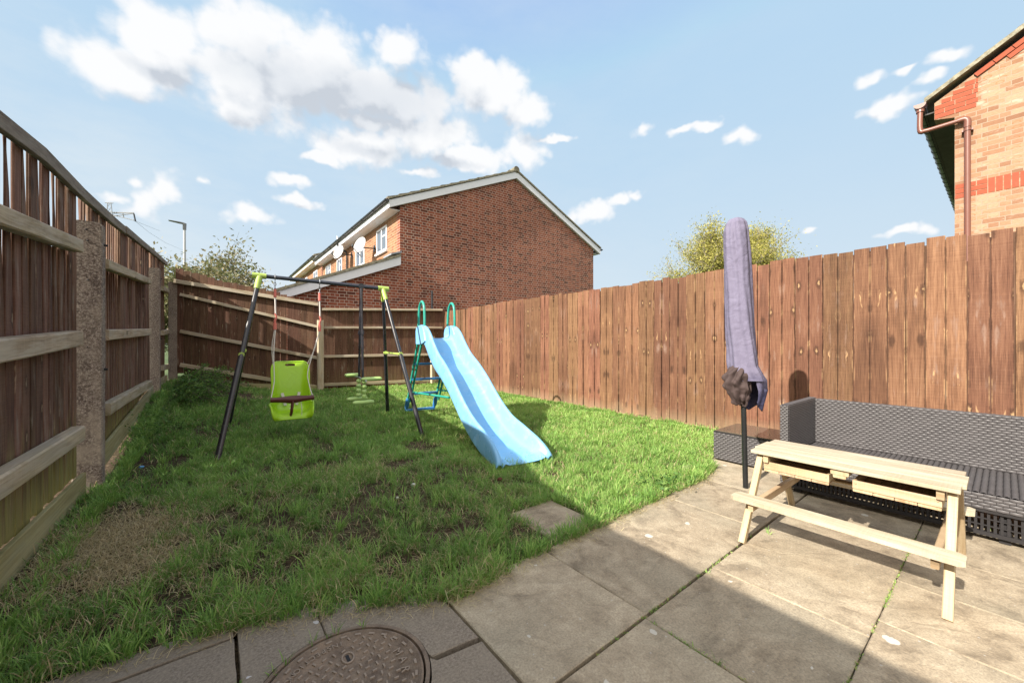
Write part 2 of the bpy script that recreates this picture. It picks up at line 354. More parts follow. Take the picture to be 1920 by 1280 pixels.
def simple(name, col, rough=.5, spec=.5, metal=0, var=.12, sc=6, dirt=None, dirts=.3, bump=0, **extra):
    m, t = newmat(name)
    pos = t.n('ShaderNodeTexCoord').outputs['Object']
    n1 = t.noise(pos, sc, 5, .6)
    c = t.mix(n1, tuple(q*(1-var) for q in col), tuple(min(.9, q*(1+var)) for q in col))
    if dirt: c = t.mix(t.rng(t.noise(pos, sc*1.9, 6, .7), .5, .75, 0, dirts), c, dirt)
    rr = t.rng(n1, .3, .7, max(0, rough-.08), min(1, rough+.1))
    finish(t, c, rr, t.noise(pos, sc*8, 4) if bump else None, bump, .003, spec, metal, **extra)
simple('slide_blue', (.18,.42,.70), .30, .5, var=.04, sc=5, dirt=(.45,.55,.62), dirts=.30)
simple('seat_lime', (.32,.56,.015), .3, .5, var=.05)
simple('lime_pale', (.42,.60,.20), .4, .5, var=.12, dirt=(.5,.55,.4), dirts=.3)
simple('lime_joint', (.36,.48,.10), .4, .5, var=.15, sc=20, dirt=(.3,.35,.15), dirts=.3)
simple('maroon', (.085,.018,.016), .35, .5, var=.1)
simple('black_tube', (.018,.018,.024), .28, .6, var=.2, dirt=(.12,.09,.08), dirts=.25)
simple('bar_blue', (.022,.027,.042), .28, .6, var=.2, dirt=(.1,.1,.12), dirts=.3)
simple('green_tube', (.02,.30,.23), .35, .5, var=.12, dirt=(.2,.35,.3), dirts=.25)
simple('blue_step', (.04,.20,.48), .4, .5, var=.15, dirt=(.2,.3,.4), dirts=.3)
simple('rope', (.62,.58,.55), .85, .2, var=.15, sc=60)
simple('rope_red', (.60,.17,.14), .6, .3, var=.15, sc=40)
simple('steel', (.35,.36,.38), .35, .5, metal=.8, var=.2)
simple('wicker', (.072,.066,.068), .48, .5, var=.35, sc=14, dirt=(.13,.12,.12), dirts=.35)
simple('wicker_dark', (.020,.018,.019), .6, .3)
simple('umbrella_pole', (.012,.013,.014), .35, .5)
simple('canopy_brown', (.060,.042,.040), .8, .2, var=.3, sc=25)
simple('white_trim', (.74,.75,.80), .4, .5, var=.04, dirt=(.5,.5,.5), dirts=.25)
simple('cream_trim', (.72,.66,.55), .5, .4, var=.05)
simple('gutter_dark', (.018,.02,.024), .3, .5, var=.2)
simple('soffit', (.05,.045,.04), .6, .3)
simple('pipe_brown', (.17,.068,.048), .38, .5, var=.08, sc=3)
simple('dish', (.40,.40,.41), .5, .4, var=.08)
simple('lamp_grey', (.16,.17,.18), .4, .5)
simple('galvanised', (.42,.44,.45), .45, .5, metal=.3, var=.15)
simple('lead', (.25,.27,.30), .6, .4)
simple('letters', (.27,.215,.17), .7, .4, var=.25, sc=60)
simple('redbrick', (.29,.075,.042), .85, .2, var=.2, sc=9, dirt=(.34,.10,.06), dirts=.5, bump=.2)
simple('mortar', (.55,.40,.27), .9, .2, var=.12, sc=30)
simple('bark', (.11,.085,.06), .9, .2, var=.3, sc=8)
simple('bark_grey', (.30,.26,.20), .9, .2, var=.3, sc=8)
simple('clod', (.10,.035,.028), .9, .2, var=.3, sc=60, bump=.5)
simple('pebble', (.62,.62,.60), .7, .3, var=.1, sc=50)
simple('blue_scrap', (.12,.35,.65), .5, .4)
simple('wire', (.1,.1,.11), .5, .4)
m, t = newmat('glass_top'); pos = t.n('ShaderNodeTexCoord').outputs['Object']
finish(t, t.mix(t.noise(pos, 30, 6, .7), (.055, .045, .035), (.17, .135, .10)), t.rng(t.noise(pos, 12, 4), .4, .7, .05, .22), spec=.9)
m, t = newmat('window_glass'); finish(t, (.10, .12, .15), .05, spec=1.0)
m, t = newmat('curtain'); finish(t, (.55, .57, .6), .9)

m, t = newmat('cover_cloth'); tc = t.n('ShaderNodeTexCoord').outputs['Object']; p = t.sep(tc)
pz = p[2]
wr = t.noise(t.v('ADD', t.v('MULTIPLY', tc, (10, 10, 13)), t.v('MULTIPLY', t.noise(tc, 7, 2, col=True), (4, 4, 4))), 1, 4, .55)
cc = t.mix(t.rng(t.m('ADD', pz, t.m('MULTIPLY', t.noise(tc, 9, 4), .3)), 1.05, .80, 0, .85, smooth=True), t.mix(t.noise(tc, 18, 5), (.110, .098, .150), (.185, .170, .245)), (.040, .042, .095))
finish(t, cc, .75, wr, .55, .018, .25)

m, t = newmat('roof_tile'); ge = t.n('ShaderNodeNewGeometry').outputs['Position']; n1 = t.noise(ge, 4, 6, .7); n2 = t.noise(ge, 1.4, 3)
c = t.ramp(n1, [(.3, (.08,.07,.06)), (.55, (.17,.15,.12)), (.8, (.30,.285,.23))])
c = t.mix(t.rng(n2, .5, .7, 0, .5), c, (.30, .28, .17))
finish(t, c, .9, n1, .5, .01, .15)
m, t = newmat('verge_moss'); ge = t.n('ShaderNodeNewGeometry').outputs['Position']; n1 = t.noise(ge, 14, 6, .7)
finish(t, t.ramp(n1, [(.3, (.09,.085,.065)), (.5, (.23,.21,.155)), (.75, (.37,.35,.28))]), .9, n1, .6, .01, .1)

m, t = newmat('concrete'); tc = t.n('ShaderNodeTexCoord').outputs['Object']
n1 = t.noise(tc, 85, 8, .78); n2 = t.noise(tc, 5, 4, .6); n3 = t.noise(tc, 150, 3, .7)
c = t.ramp(n1, [(.40, (.055,.040,.034)), (.50, (.175,.135,.115)), (.62, (.40,.35,.30))])
zz = t.sep(t.n('ShaderNodeNewGeometry').outputs['Position'])[2]
c = t.mix(t.m('MULTIPLY', t.rng(n2, .42, .62, 0, 1), t.rng(zz, .7, .2, .35, .9)), c, (.33, .275, .22))
c = t.mix(t.rng(n3, .58, .7, 0, .5), c, (.55, .50, .43))
finish(t, c, .95, n1, .45, .006, .15)

m, t = newmat('soil'); ge = t.n('ShaderNodeNewGeometry').outputs['Position']
n1 = t.noise(ge, 30, 8, .7); n2 = t.noise(ge, 3, 4)
c = t.ramp(n1, [(.3, (.022,.015,.010)), (.5, (.085,.060,.040)), (.75, (.22,.165,.11))])
c = t.mix(t.rng(n2, .45, .7, 0, .6), c, t.ramp(n1, [(.3, (.03,.028,.012)), (.7, (.10,.09,.045))]))
finish(t, c, .95, n1, 1.0, .03, .1)
m, t = newmat('far_ground'); ge = t.n('ShaderNodeNewGeometry').outputs['Position']
finish(t, t.ramp(t.noise(ge, .3, 6, .6), [(.35, (.04,.07,.02)), (.65, (.08,.11,.04))]), .95)

m, t = newmat('slab'); ge = t.n('ShaderNodeNewGeometry').outputs['Position']; rnd = t.attr('rnd')
off = t.xyz(t.m('MULTIPLY', rnd, 31), t.m('MULTIPLY', rnd, 17), 0)
pp = t.v('ADD', ge, off)
rot = t.n('ShaderNodeVectorRotate', {'Vector': pp, 'Angle': t.m('MULTIPLY', rnd, 2.4)}, rotation_type='Z_AXIS').outputs[0]
wv = t.v('ADD', t.v('MULTIPLY', rot, (3.2, 8, 1)), t.v('MULTIPLY', t.noise(rot, 3.2, 4, col=True), (3.0, 4.0, 0)))
riv = t.noise(wv, 1, 8, .66, .4); mid = t.noise(pp, 9, 8, .7); fin = t.noise(pp, 130, 4, .7); big = t.noise(pp, 1.7, 3)
c = t.ramp(t.m('ADD', t.m('MULTIPLY', riv, .55), t.m('MULTIPLY', mid, .5)), [(.40, (.215,.170,.118)), (.5, (.365,.295,.208)), (.62, (.50,.415,.30))])
c = t.mix(t.rng(big, .4, .68, 0, .5), c, (.34, .31, .235))
c = t.mix(t.rng(fin, .33, .6, .5, 0), c, (.12, .10, .08))
sv = t.rng(t.n('ShaderNodeTexWhiteNoise', {'W': t.m('MULTIPLY', rnd, 77)}, noise_dimensions='1D').outputs[0], 0, 1, .84, 1.12)
c = t.mix(1.0, c, t.xyz(sv, sv, sv), 'MULTIPLY')
vo = t.n('ShaderNodeTexVoronoi', {'Vector': t.v('ADD', ge, t.v('MULTIPLY', t.v('SUBTRACT', t.noise(ge, 25, 3, col=True), (.5,.5,.5)), (.03,.03,0))), 'Scale': 3.1}, voronoi_dimensions='2D')
vs_ = t.sep(vo.outputs['Color'])
lich = t.m('MULTIPLY', t.m('LESS_THAN', vo.outputs['Distance'], t.m('MULTIPLY', vs_[1], .085)), t.m('GREATER_THAN', vs_[0], .58))
c = t.mix(t.m('MULTIPLY', lich, .6), c, (.62, .61, .56))
vo2 = t.n('ShaderNodeTexVoronoi', {'Vector': ge, 'Scale': 16}, voronoi_dimensions='2D'); v2 = t.sep(vo2.outputs['Color'])
sp = t.m('MULTIPLY', t.m('LESS_THAN', vo2.outputs['Distance'], t.m('MULTIPLY', v2[1], .06)), t.m('GREATER_THAN', v2[0], .45))
c = t.mix(t.m('MULTIPLY', sp, .6), c, (.45, .43, .4))
finish(t, c, .82, t.m('ADD', t.m('MULTIPLY', riv, 1.0), t.m('MULTIPLY', fin, .12)), .6, .014, .25)
m, t = newmat('aggregate'); ge = t.n('ShaderNodeNewGeometry').outputs['Position']
fin = t.noise(ge, 110, 5, .75); mid = t.noise(ge, 9, 5, .6)
c = t.ramp(fin, [(.3, (.12,.10,.08)), (.5, (.225,.188,.15)), (.75, (.37,.32,.265))]); c = t.mix(t.rng(mid, .4, .65, 0, .5), c, (.27, .23, .18))
vo = t.n('ShaderNodeTexVoronoi', {'Vector': t.v('ADD', ge, t.v('MULTIPLY', t.v('SUBTRACT', t.noise(ge, 30, 3, col=True), (.5,.5,.5)), (.04,.04,0))), 'Scale': 9}, voronoi_dimensions='2D'); v2 = t.sep(vo.outputs['Color'])
c = t.mix(t.m('MULTIPLY', t.m('MULTIPLY', t.m('LESS_THAN', vo.outputs['Distance'], t.m('MULTIPLY', v2[1], .20)), t.m('GREATER_THAN', v2[0], .78)), .8), c, (.55, .55, .58))
finish(t, c, .9, fin, .3, .004, .2)
m, t = newmat('cast_iron'); ge = t.n('ShaderNodeNewGeometry').outputs['Position']
n1 = t.noise(ge, 16, 6, .65); n2 = t.noise(ge, 170, 4, .7)
c = t.ramp(n1, [(.35, (.14,.10,.072)), (.5, (.225,.17,.125)), (.7, (.31,.225,.155))]); c = t.mix(t.rng(n2, .4, .7, .35, 0), c, (.05, .035, .03))
finish(t, c, .75, n2, .5, .003, .4)
m, t = newmat('joint_dirt'); ge = t.n('ShaderNodeNewGeometry').outputs['Position']
n1 = t.noise(ge, 45, 7, .7); c = t.ramp(n1, [(.35, (.03,.022,.015)), (.55, (.11,.08,.05)), (.75, (.22,.19,.09))])
finish(t, c, .95, n1, 1.0, .02, .1)

def leafmat(name, stops, trans, tw=.35, rough=.6):
    m, t = newmat(name); c = t.ramp(t.attr('rnd'), stops)
    finish(t, c, rough, spec=.3, trans=t.mix(.5, c, trans, 'MIX'), tw=tw)
leafmat('grass', [(0, (.062,.120,.038)), (.3, (.12,.235,.060)), (.6, (.215,.39,.085)), (.84, (.40,.56,.16)), (.87, (.30,.20,.11)), (.93, (.50,.37,.21)), (1, (.72,.58,.37))], (.33, .54, .10), .40, .5)
leafmat('leaf_yellow', [(0, (.17,.19,.05)), (.5, (.34,.32,.08)), (1, (.50,.44,.13))], (.5, .48, .1))
leafmat('leaf_shrub', [(0, (.06,.08,.035)), (.5, (.18,.19,.085)), (.8, (.30,.25,.15)), (1, (.30,.28,.18))], (.2, .22, .06), .25)
leafmat('leaf_weed', [(0, (.03,.07,.02)), (.6, (.09,.19,.04)), (1, (.24,.36,.10))], (.2, .36, .05))
leafmat('leaf_dark', [(0, (.03,.055,.02)), (1, (.09,.13,.05))], (.1, .16, .04))

# ------------------------------------------------------------------ ground
b = MB(); b.add([(-1500,-1500,-.14),(1500,-1500,-.14),(1500,1500,-.14),(-1500,1500,-.14)], [(0,1,2,3)])
tag(b.build('ground', 'far_ground'), kind='structure')
def edge_v(u):                                   # where the lawn meets the paving
    pts = [(-1.2,1.86),(-.33,1.80),(.06,1.74),(.30,1.63),(.49,1.54),(.80,1.37),(1.2,1.42),(1.6,1.42),(2.0,1.43),(2.4,1.43),(3.0,1.43),(3.35,1.5),(3.5,1.62),(5.2,1.66)]
    for (a, p), (c, q) in zip(pts, pts[1:]):
        if u <= c: return p+(q-p)*(u-a)/(c-a)
    return 1.66
def back_v(u):
    return 10.2+(9.43-10.2)*(u+.66)/2.55 if u < 1.89 else 9.43+(9.0-9.43)*(u-1.89)/2.91
b = MB(); us = np.linspace(-1.1, 4.95, 85); vs = []; nv = 110
for i, u in enumerate(us):
    v0 = edge_v(u)-.02; v1 = back_v(u)+.35
    for j in range(nv+1):
        v = v0+(v1-v0)*j/nv
        vs.append((u, v, gz(u, v)-.012+.012*mn.noise(Vector((u*3, v*3, 0)))+.006*mn.noise(Vector((u*14, v*14, 3)))))
b.add(vs, [(i*(nv+1)+j, (i+1)*(nv+1)+j, (i+1)*(nv+1)+j+1, i*(nv+1)+j+1) for i in range(84) for j in range(nv)], None, True)
tag(b.build('lawn_soil', 'soil'), kind='structure')

# patio: slabs over a dirt bed, with open joints
patio = thing('patio', (1.5, .6, 0), None, None); patio['kind'] = 'structure'
b = MB(); b.add([(-2,-2.2,-.035),(6,-2.2,-.035),(6,2.1,-.035),(-2,2.1,-.035)], [(0,1,2,3)]); b.build('joint_bed', 'joint_dirt', patio)
def slab(poly, mb, rnd, z=0.0, gap=.0006):
    """polygon slab with rounded arris; edges subdivided and slightly ragged"""
    P = [Vector((p[0], p[1])) for p in poly]; n = len(P); out = []
    cx = sum(p.x for p in P)/n; cy = sum(p.y for p in P)/n; cc = Vector((cx, cy))
    for i in range(n):
        a, c = P[i], P[(i+1) % n]; k = max(1, int((c-a).length/.035))
        e = (c-a).normalized(); nin = Vector((-e.y, e.x))
        if nin.dot(cc-a) < 0: nin = -nin
        for j in range(k):
            q = a.lerp(c, j/k); w = gap+.0016*(mn.noise(Vector((q.x*22, q.y*22, rnd*9)))+.35)
            out.append((q, nin*w))
    m = len(out); tz = z+random.uniform(-.0015, .0015)
    r0 = []; r1 = []; r2 = []
    for i, (q, nn) in enumerate(out):
        o = q+nn+(cc-q).normalized()*.0006
        r0.append((o.x, o.y, z-.04)); r1.append((o.x, o.y, tz-.003)); o2 = o+(cc-o).normalized()*.004; r2.append((o2.x, o2.y, tz))
    at = [(rnd, 0, 0)]*m
    mb.add(r0+r1, [(i, (i+1) % m, m+(i+1) % m, m+i) for i in range(m)], at*2)
    mb.add(r1+r2, [(i, (i+1) % m, m+(i+1) % m, m+i) for i in range(m)], at*2, True)
    mb.add(r2, [tuple(range(m))], at)
def rect(u0, v0, u1, v1): return [(u0, v0), (u1, v0), (u1, v1), (u0, v1)]
b = MB(); k = 0
def S_(*a):
    global k; k += 1
    slab(rect(*a), b, (k*.37) % 1)
row = [(.86, 1.45, [.76, 1.335, 2.46, 3.02, 3.6, 4.7, 5.9]), (.30, .85, [-.9, -.3, .27, .76, 1.31, 1.86, 3.26, 3.9, 5.9]), (-.27, .299, [-.9,-.2,.4,1.0,1.555,2.0,2.4,2.82,3.4,4.4,5.9]), (-1.3,-.275,[-1,0,1.2,2.4,3.6,4.8,5.9])]
for (v0, v1, uu) in row:
    for a, c in zip(uu, uu[1:]): S_(a, v0, c, v1 if a < 3 or v1 < 1 else 1.72)
S_(1.44, 1.455, 1.80, 1.89)
fixn(b.build('slabs', 'slab', patio))
b = MB()
slab([(-1.2,1.25),(.06,1.25),(.06,1.695),(-1.2,1.70)], b, .3); slab([(-.6,1.71),(.06,1.705),(.06,1.80),(-.5,1.84)], b, .6)
slab([(-1.2,.86),(.06,.86),(.06,1.245),(-1.2,1.245)], b, .5)
MC, MR = (.322, 1.250), .262
def ringseg(a0, a1, outer):                        # collar slab around the cover
    return [(MC[0]+MR*math.cos(R(a)), MC[1]+MR*math.sin(R(a))) for a in np.arange(a1, a0-.1, -6)]+outer
slab(ringseg(-12, 90, [(.585,1.185),(.755,1.165),(.752,1.42),(.60,1.60),(.322,1.70)]), b, .45, gap=.001)
slab(ringseg(90, 180, [(.322,1.70),(.25,1.76),(.068,1.80),(.066,1.25)]), b, .2, gap=.001)
slab(ringseg(-90, -14, [(.322,.87),(.75,.87),(.753,1.14),(.59,1.165)]), b, .8, gap=.001)
slab(ringseg(180, 270, [(.066,1.25),(.066,.87),(.322,.87)]), b, .7, gap=.001)
fixn(b.build('slabs', 'aggregate', patio))

# inspection cover
cv = thing('manhole_cover', (MC[0], MC[1], 0), 'round cast iron inspection cover with raised lettering let into the paving', 'manhole cover')
b = MB()
def ring(r0, r1, z0, z1, n=72):
    vs = []
    for (r, z) in ((r0, z0), (r0, z1), (r1, z1), (r1, z0)): vs += [(MC[0]+r*math.cos(2*math.pi*i/n), MC[1]+r*math.sin(2*math.pi*i/n), z) for i in range(n)]
    b.add(vs, [(a*n+i, a*n+(i+1) % n, ((a+1) % 4)*n+(i+1) % n, ((a+1) % 4)*n+i) for a in range(4) for i in range(n)])
ring(.243, .256, -.03, .001); fixn(b.build('frame', 'cast_iron', cv))
b = MB(); n = 72
b.loft([[(MC[0]+r*math.cos(2*math.pi*i/n), MC[1]+r*math.sin(2*math.pi*i/n), z) for i in range(n)] for r, z in ((.236,-.03),(.236,-.001),(.233,0),(.228,0),(.226,-.003),(.003,-.003))])
plate = b.build('plate', 'cast_iron', cv)
b = MB()
for i in range(-9, 10):                             # raised chequer bars
    for j in range(-9, 10):
        u = (i+.5*(j % 2))*.030; v = j*.0235; r = math.hypot(u, v)
        a = math.degrees(math.atan2(v, u))
        if r > .205 or math.hypot(u-.035, v-.105) < .036 or (.158 < r < .202 and (73 < a < 144 or -28 < a < 16)): continue
        ang = (0 if (i+j) % 2 else 90)+a*.25; ca, sa = math.cos(R(ang)), math.sin(R(ang)); q = []
        for (x, y) in ((-.0085,-.0032),(.0085,-.0032),(.0085,.0032),(-.0085,.0032)): q.append((MC[0]+u+x*ca-y*sa, MC[1]+v+x*sa+y*ca))
        b.add([(x, y, -.004) for x, y in q]+[((x-MC[0]-u)*.85+MC[0]+u, (y-MC[1]-v)*.85+MC[1]+v, .0018) for x, y in q], [(4,5,6,7),(0,1,5,4),(1,2,6,5),(2,3,7,6),(3,0,4,7)])
for i in range(28):                                 # outer dashes
    a = 2*math.pi*i/28; q = [(r_*math.cos(a+o), r_*math.sin(a+o)) for r_, o in ((.209,-.045),(.217,-.045),(.217,.045),(.209,.045))]
    b.add([(MC[0]+x, MC[1]+y, -.004) for x, y in q]+[(MC[0]+x, MC[1]+y, .0015) for x, y in q], [(4,5,6,7),(0,1,5,4),(1,2,6,5),(2,3,7,6),(3,0,4,7)])
b.build('tread_pattern', 'letters', cv)
b = MB(); kx, ky = MC[0]+.035, MC[1]+.105
pts = [(kx+.024*math.cos(2*math.pi*i/20)*.75, ky+.024*math.sin(2*math.pi*i/20), -.001) for i in range(21)]
b.tube(pts, .0035, 6); b.build('key_ring', 'letters', cv)
b = MB(); b.box((kx-.005, ky-.015, -.004), (kx+.005, ky+.015, -.0015)); b.build('keyhole', 'wicker_dark', cv)
def letter(ch, size, depth, x, y, z, rot, mat, parent, name='lettering', kind='Z', M=None):
    cu = bpy.data.curves.new('t', 'FONT'); cu.body = ch; cu.size = size; cu.extrude = depth; cu.align_x = 'CENTER'
    o = bpy.data.objects.new('t', cu); C.objects.link(o); bpy.context.view_layer.update()
    me = bpy.data.meshes.new_from_object(o.evaluated_get(bpy.context.evaluated_depsgraph_get())); bpy.data.objects.remove(o)
    me.transform(Matrix.Translation((x, y, z)) @ Matrix.Rotation(rot, 4, 'Z')); return me
def arc_text(txt, r, a0, step, flip, size=.034):
    import bmesh
    bm = bmesh.new()
    for i, ch in enumerate(txt):
        if ch == ' ': continue
        a = R(a0+i*step*(1 if flip else -1)); rr = r+(size*.36 if flip else -size*.36)
        rot = a+math.pi/2 if flip else a-math.pi/2
        me = letter(ch, size, .002, rr*math.cos(a), rr*math.sin(a), 0, rot, None, None); bm.from_mesh(me); bpy.data.meshes.remove(me)
    me = bpy.data.meshes.new('lettering'); bm.to_mesh(me); bm.free(); me.materials.append(MATS['letters'])
    o = bpy.data.objects.new('lettering', me); C.objects.link(o); o.parent = cv; o.location = (0, 0, 0)
arc_text('INSPECTIONC', .182, 80, 5.9, True, .027); arc_text('MAR', .180, 8, 13.5, False, .038)

# ------------------------------------------------------------------ right hand fence (new close boards, smooth side)
UF = 4.8
fr = thing('board_fence', (UF, 4, 0), 'tall fence of orange brown vertical boards along the sunny right side', 'fence')
b = MB(); v = 8.98; i = 0; rs = random.Random(4); gaps = []
while v > -2.2:
    w = .1165 if i % 2 else .1165; pair = (i//2)
    sd_ = (pair*.61803) % 1
    zt = 1.935+.01*math.sin(v*1.3)+rs.uniform(-.020, .014)-.004*max(0, v-4); zb = .035+rs.uniform(-.01, .012)
    lean = rs.uniform(-.006, .006)*(1 if v > 2 else .4)
    uo = .004*(i % 2)+rs.uniform(0, .005); ww = w-.0055-rs.random()*.002
    b.plank((UF+uo, v+lean, zb), (UF+uo+rs.uniform(-.002, .004), v-lean, zt), (0, 1, 0), ww, .014, rnd=sd_, ch=.0015, secs=3, warp=.0015, w1=ww-rs.choice([0,0,.001,.002,.005]), mirror=1 if i % 2 else -1, off=.06)
    if rs.random() > .15: gaps.append((v-w/2, zt-.03))
    else: gaps.append((v-w/2, rs.uniform(1.62, 1.85)))
    v -= w+rs.uniform(-.001, .001); i += 1
b.build('boards', 'fence_new', fr)
b = MB()
for (v, zt) in gaps: b.plank((UF+.024, v, .03), (UF+.024, v, zt), (0, 1, 0), .045, .012)
b.build('backing_boards', 'fence_back', fr)
for z in (.35, 1.0, 1.65): b = MB(); b.plank((UF+.055, 9.05, z), (UF+.055, -2.2, z), (0, 0, 1), .07, .04); b.build('rail', 'rail', fr)
b = MB(); b.plank((UF-.012, 9.0, .0), (UF-.012, 1.3, .0), (0, 0, 1), .075, .022, secs=12, warp=.006); b.build('gravel_board', 'fence_new', fr)
for v in (8.9, 6.0, 3.0, 0.0):
    b = MB(); b.plank((UF+.12, v, -.1), (UF+.12, v, 1.85), (0, 1, 0), .09, .09, ch=.006); b.build('post', 'post_pale', fr)

# ------------------------------------------------------------------ left fence: concrete posts, rails on our side, boards behind
UL = -.71
fl = thing('panel_fence', (UL, 5, .1), 'weathered brown slatted fence with pale rails and concrete posts on the left', 'fence')
def topz(v):
    P = [(-1.5,1.66),(1.2,1.70),(1.9,1.80),(2.5,2.02)]+[(PU(px, py, UL)[1], PU(px, py, UL)[2]) for px, py in ((0,205),(75,263),(117,309),(156,350),(215,406),(255,441),(293,473),(322,500))]  # unseen near end drops in height, shaped to set the shadow edge
    if v <= P[0][0]: return P[0][1]
    for (a, p), (c, q) in zip(P, P[1:]):
        if v <= c: return p+(q-p)*(v-a)/(c-a)
    return P[-1][1]
bays = [(-1.4, 4.0), (4.16, 7.92), (8.08, 10.15)]
rs = random.Random(9)
for bi, (va, vb) in enumerate(bays):
    b = MB(); b2 = MB(); v = va; pit = .097
    while v < vb:
        g_ = gz(UL, v); zt = topz(v)-.03; lean = rs.uniform(-.003, .003)*(v > 2.4); w = pit-.018-rs.random()*.006
        open_ = v > 1.9 and rs.random() < (.40 if v < 2.6 else .55)
        if open_ and v < 3.4: w = pit+.003
        b.plank((UL-.045, v-lean, g_+.13+rs.uniform(-.01, .015)), (UL-.045+rs.uniform(-.002, .002), v+lean, zt), (0, 1, 0), w, .010, ch=.003, secs=7, warp=.0012, twist=rs.uniform(.020, .034) if open_ else 0)
        b2.plank((UL-.066, v+pit/2, g_+.12), (UL-.066, v+pit/2, (zt-rs.uniform(.40, .46)) if open_ else zt), (0, 1, 0), .052, .012, ch=.002)
        v += pit
    b.build('boards', 'fence_old', fl); b2.build('backing_boards', 'fence_back', fl)
def rail(pa, pb, th=.085, dep=.07, u=UL, ext=None, mat='rail', sag=.0):
    A = PU(*pa, u); B = PU(*pb, u)
    if ext is not None:
        k = (ext-B[1])/(A[1]-B[1]); A = tuple(B[q]+(A[q]-B[q])*k for q in range(3))
    if abs(B[1]-7.9) < .3 or B[1] > 9.5 or abs(B[1]-4) < .3: pass
    b = MB(); b.plank(A, B, (0, 0, 1), th, dep, ch=.008, secs=6, warp=.004, off=.2); b.build('rail', mat, fl)
rail((0,407),(141,460), ext=-1.4); rail((0,655),(143,634), ext=-1.4, th=.10); rail((0,905),(146,812), ext=-1.4, th=.10)
rail((193,494),(279,528), th=.08); rail((193,628),(279,622), th=.09); rail((197,768),(279,719), th=.10)
rail((303,540),(322,551), th=.08); rail((303,624),(322,619), th=.08); rail((303,690),(322,685), th=.09)
def gboard(a, c, e, f_, ext=None):                 # gravel board: pixel ends of its centre line
    rail(a, c, th=e, dep=.022, u=UL-.02, ext=ext, mat='gravel_board')
for (va, vb) in bays:
    b = MB(); b.plank((UL-.012, va, gz(UL, va)+.09), (UL-.012, vb, gz(UL, vb)+.06), (0, 0, 1), .17, .024, ch=.003, secs=4, off=.1); b.build('gravel_board', 'gravel_board', fl)
b = MB(); vv = [-1.4, 0, 1.2, 2.0, 2.6, 3.2, 4.0, 5.0, 5.6]
for a, c in zip(vv, vv[1:]): b.plank((UL-.02, a, topz(a)-.035), (UL-.02, c, topz(c)-.035), (0, 0, 1), .075, .035, ch=.003, rnd=.4)
vv = [5.6, 6.6, 7.6, 8.4, 9.2, 10.1]
for a, c in zip(vv, vv[1:]): b.plank((UL-.012, a, topz(a)-.03), (UL-.012, c, topz(c)-.03), (0, 0, 1), .075, .035, ch=.003, rnd=.7)
b.build('capping_rail', 'cap_rail', fl)
def cpost(v, zt, zb, u=UL, w=.13, d_=.09, name='concrete_post'):
    b = MB(); secs = []; hw, hd = w/2, d_/2
    rings = [(zb-.2, 1), (zb+.5, 1), ((zt+zb)/2, 1), (zt-.05, 1), (zt-.015, .97), (zt, .72)]
    for (z, k) in rings:
        q = []
        for (x, y) in ((-1,-.85),(-.9,-1),(.9,-1),(1,-.85),(1,.85),(.9,1),(-.9,1),(-1,.85)):
            j = mn.noise(Vector((x*3+u, y*3+v, z*2)))*.004; q.append((u+.0+x*hw*(k if k < .9 else 1)+j, v+y*hd+j, z if k > .9 or True else z))
        secs.append(q)
    b.loft(secs, smooth=False); o = b.build(name, 'concrete', fl)
    h = MB()
    for z in (zt-.06, zt-.14, zt-.42, zt-.9):
        h.tube([(u+random.uniform(-.01,.01), v-hd-.001, z), (u, v-hd+.004, z)], .006, 8)
    h.tube([(u+hw-.002, v+.0, zt-.15), (u+hw+.02, v, zt-.155)], .008, 8); h.tube([(u+hw-.002, v, (zt+zb)/2-.1), (u+hw+.02, v, (zt+zb)/2-.1)], .008, 8)
    h.build('bolt_holes', 'wicker_dark', o)
cpost(4.08, 1.93, 0, w=.15, d_=.1); cpost(8.0, PU(291, 505, UL)[2], .25, w=.14); cpost(10.2, PU(326, 531, -.63)[2], .3, u=-.63, w=.14)

# ------------------------------------------------------------------ back fence
PA, PB, PC = (-.60, 10.12), (1.89, 9.43), (4.83, 9.02)
fb = thing('panel_fence', (1.89, 9.45, 0), 'dark brown fence across the end of the garden, its left half sloping down', 'fence')
def bback(P, Q, tops, bots, n, mat='fence_back'):
    b = MB(); e = Vector((Q[0]-P[0], Q[1]-P[1], 0)); L = e.length; e.normalize(); w = L/n
    for i in range(n):
        q = Vector((P[0], P[1], 0))+e*(w*(i+.5)); f_ = (i+.5)/n
        zt = np.interp(f_, *zip(*tops))+random.uniform(-.008, .008); zb = np.interp(f_, *zip(*bots))
        o = Vector((.01, .05, 0))
        b.plank(q+Vector((0,0,zb))+o, q+Vector((0,0,zt))+o, e, w-.004, .014, ch=.002)
    b.build('boards', mat, fb)
def zf(P, Q, lst):
    out = []
    L = math.hypot(Q[0]-P[0], Q[1]-P[1])
    for (px, py) in lst:
        a = PL(px, py, P, Q); out.append((max(0, min(1, math.hypot(a[0]-P[0], a[1]-P[1])/L)), a[2]))
    return out
bback(PA, PB, zf(PA, PB, [(330,502),(370,512),(414,526),(467,536),(510,545),(600,573)]), zf(PA, PB, [(335,700),(510,725),(600,722)]), 20)
bback(PB, PC, [(0,1.88),(1,1.93)], [(0,.12),(1,.1)], 21)
def brail(P, Q, pa, pb, th, dep=.05, mat='rail'):
    A = Vector(PL(*pa, P, Q)); B = Vector(PL(*pb, P, Q)); b = MB()
    b.plank(A, B, (0,0,1), th, dep, ch=.006, secs=5, warp=.003, off=.3); b.build('rail', mat, fb)
brail(PA, PB, (327,527),(597,571), .075, .09); brail(PA, PB, (338,552),(597,613), .06); brail(PA, PB, (338,621),(597,671), .07); brail(PA, PB, (338,684),(597,726), .08)
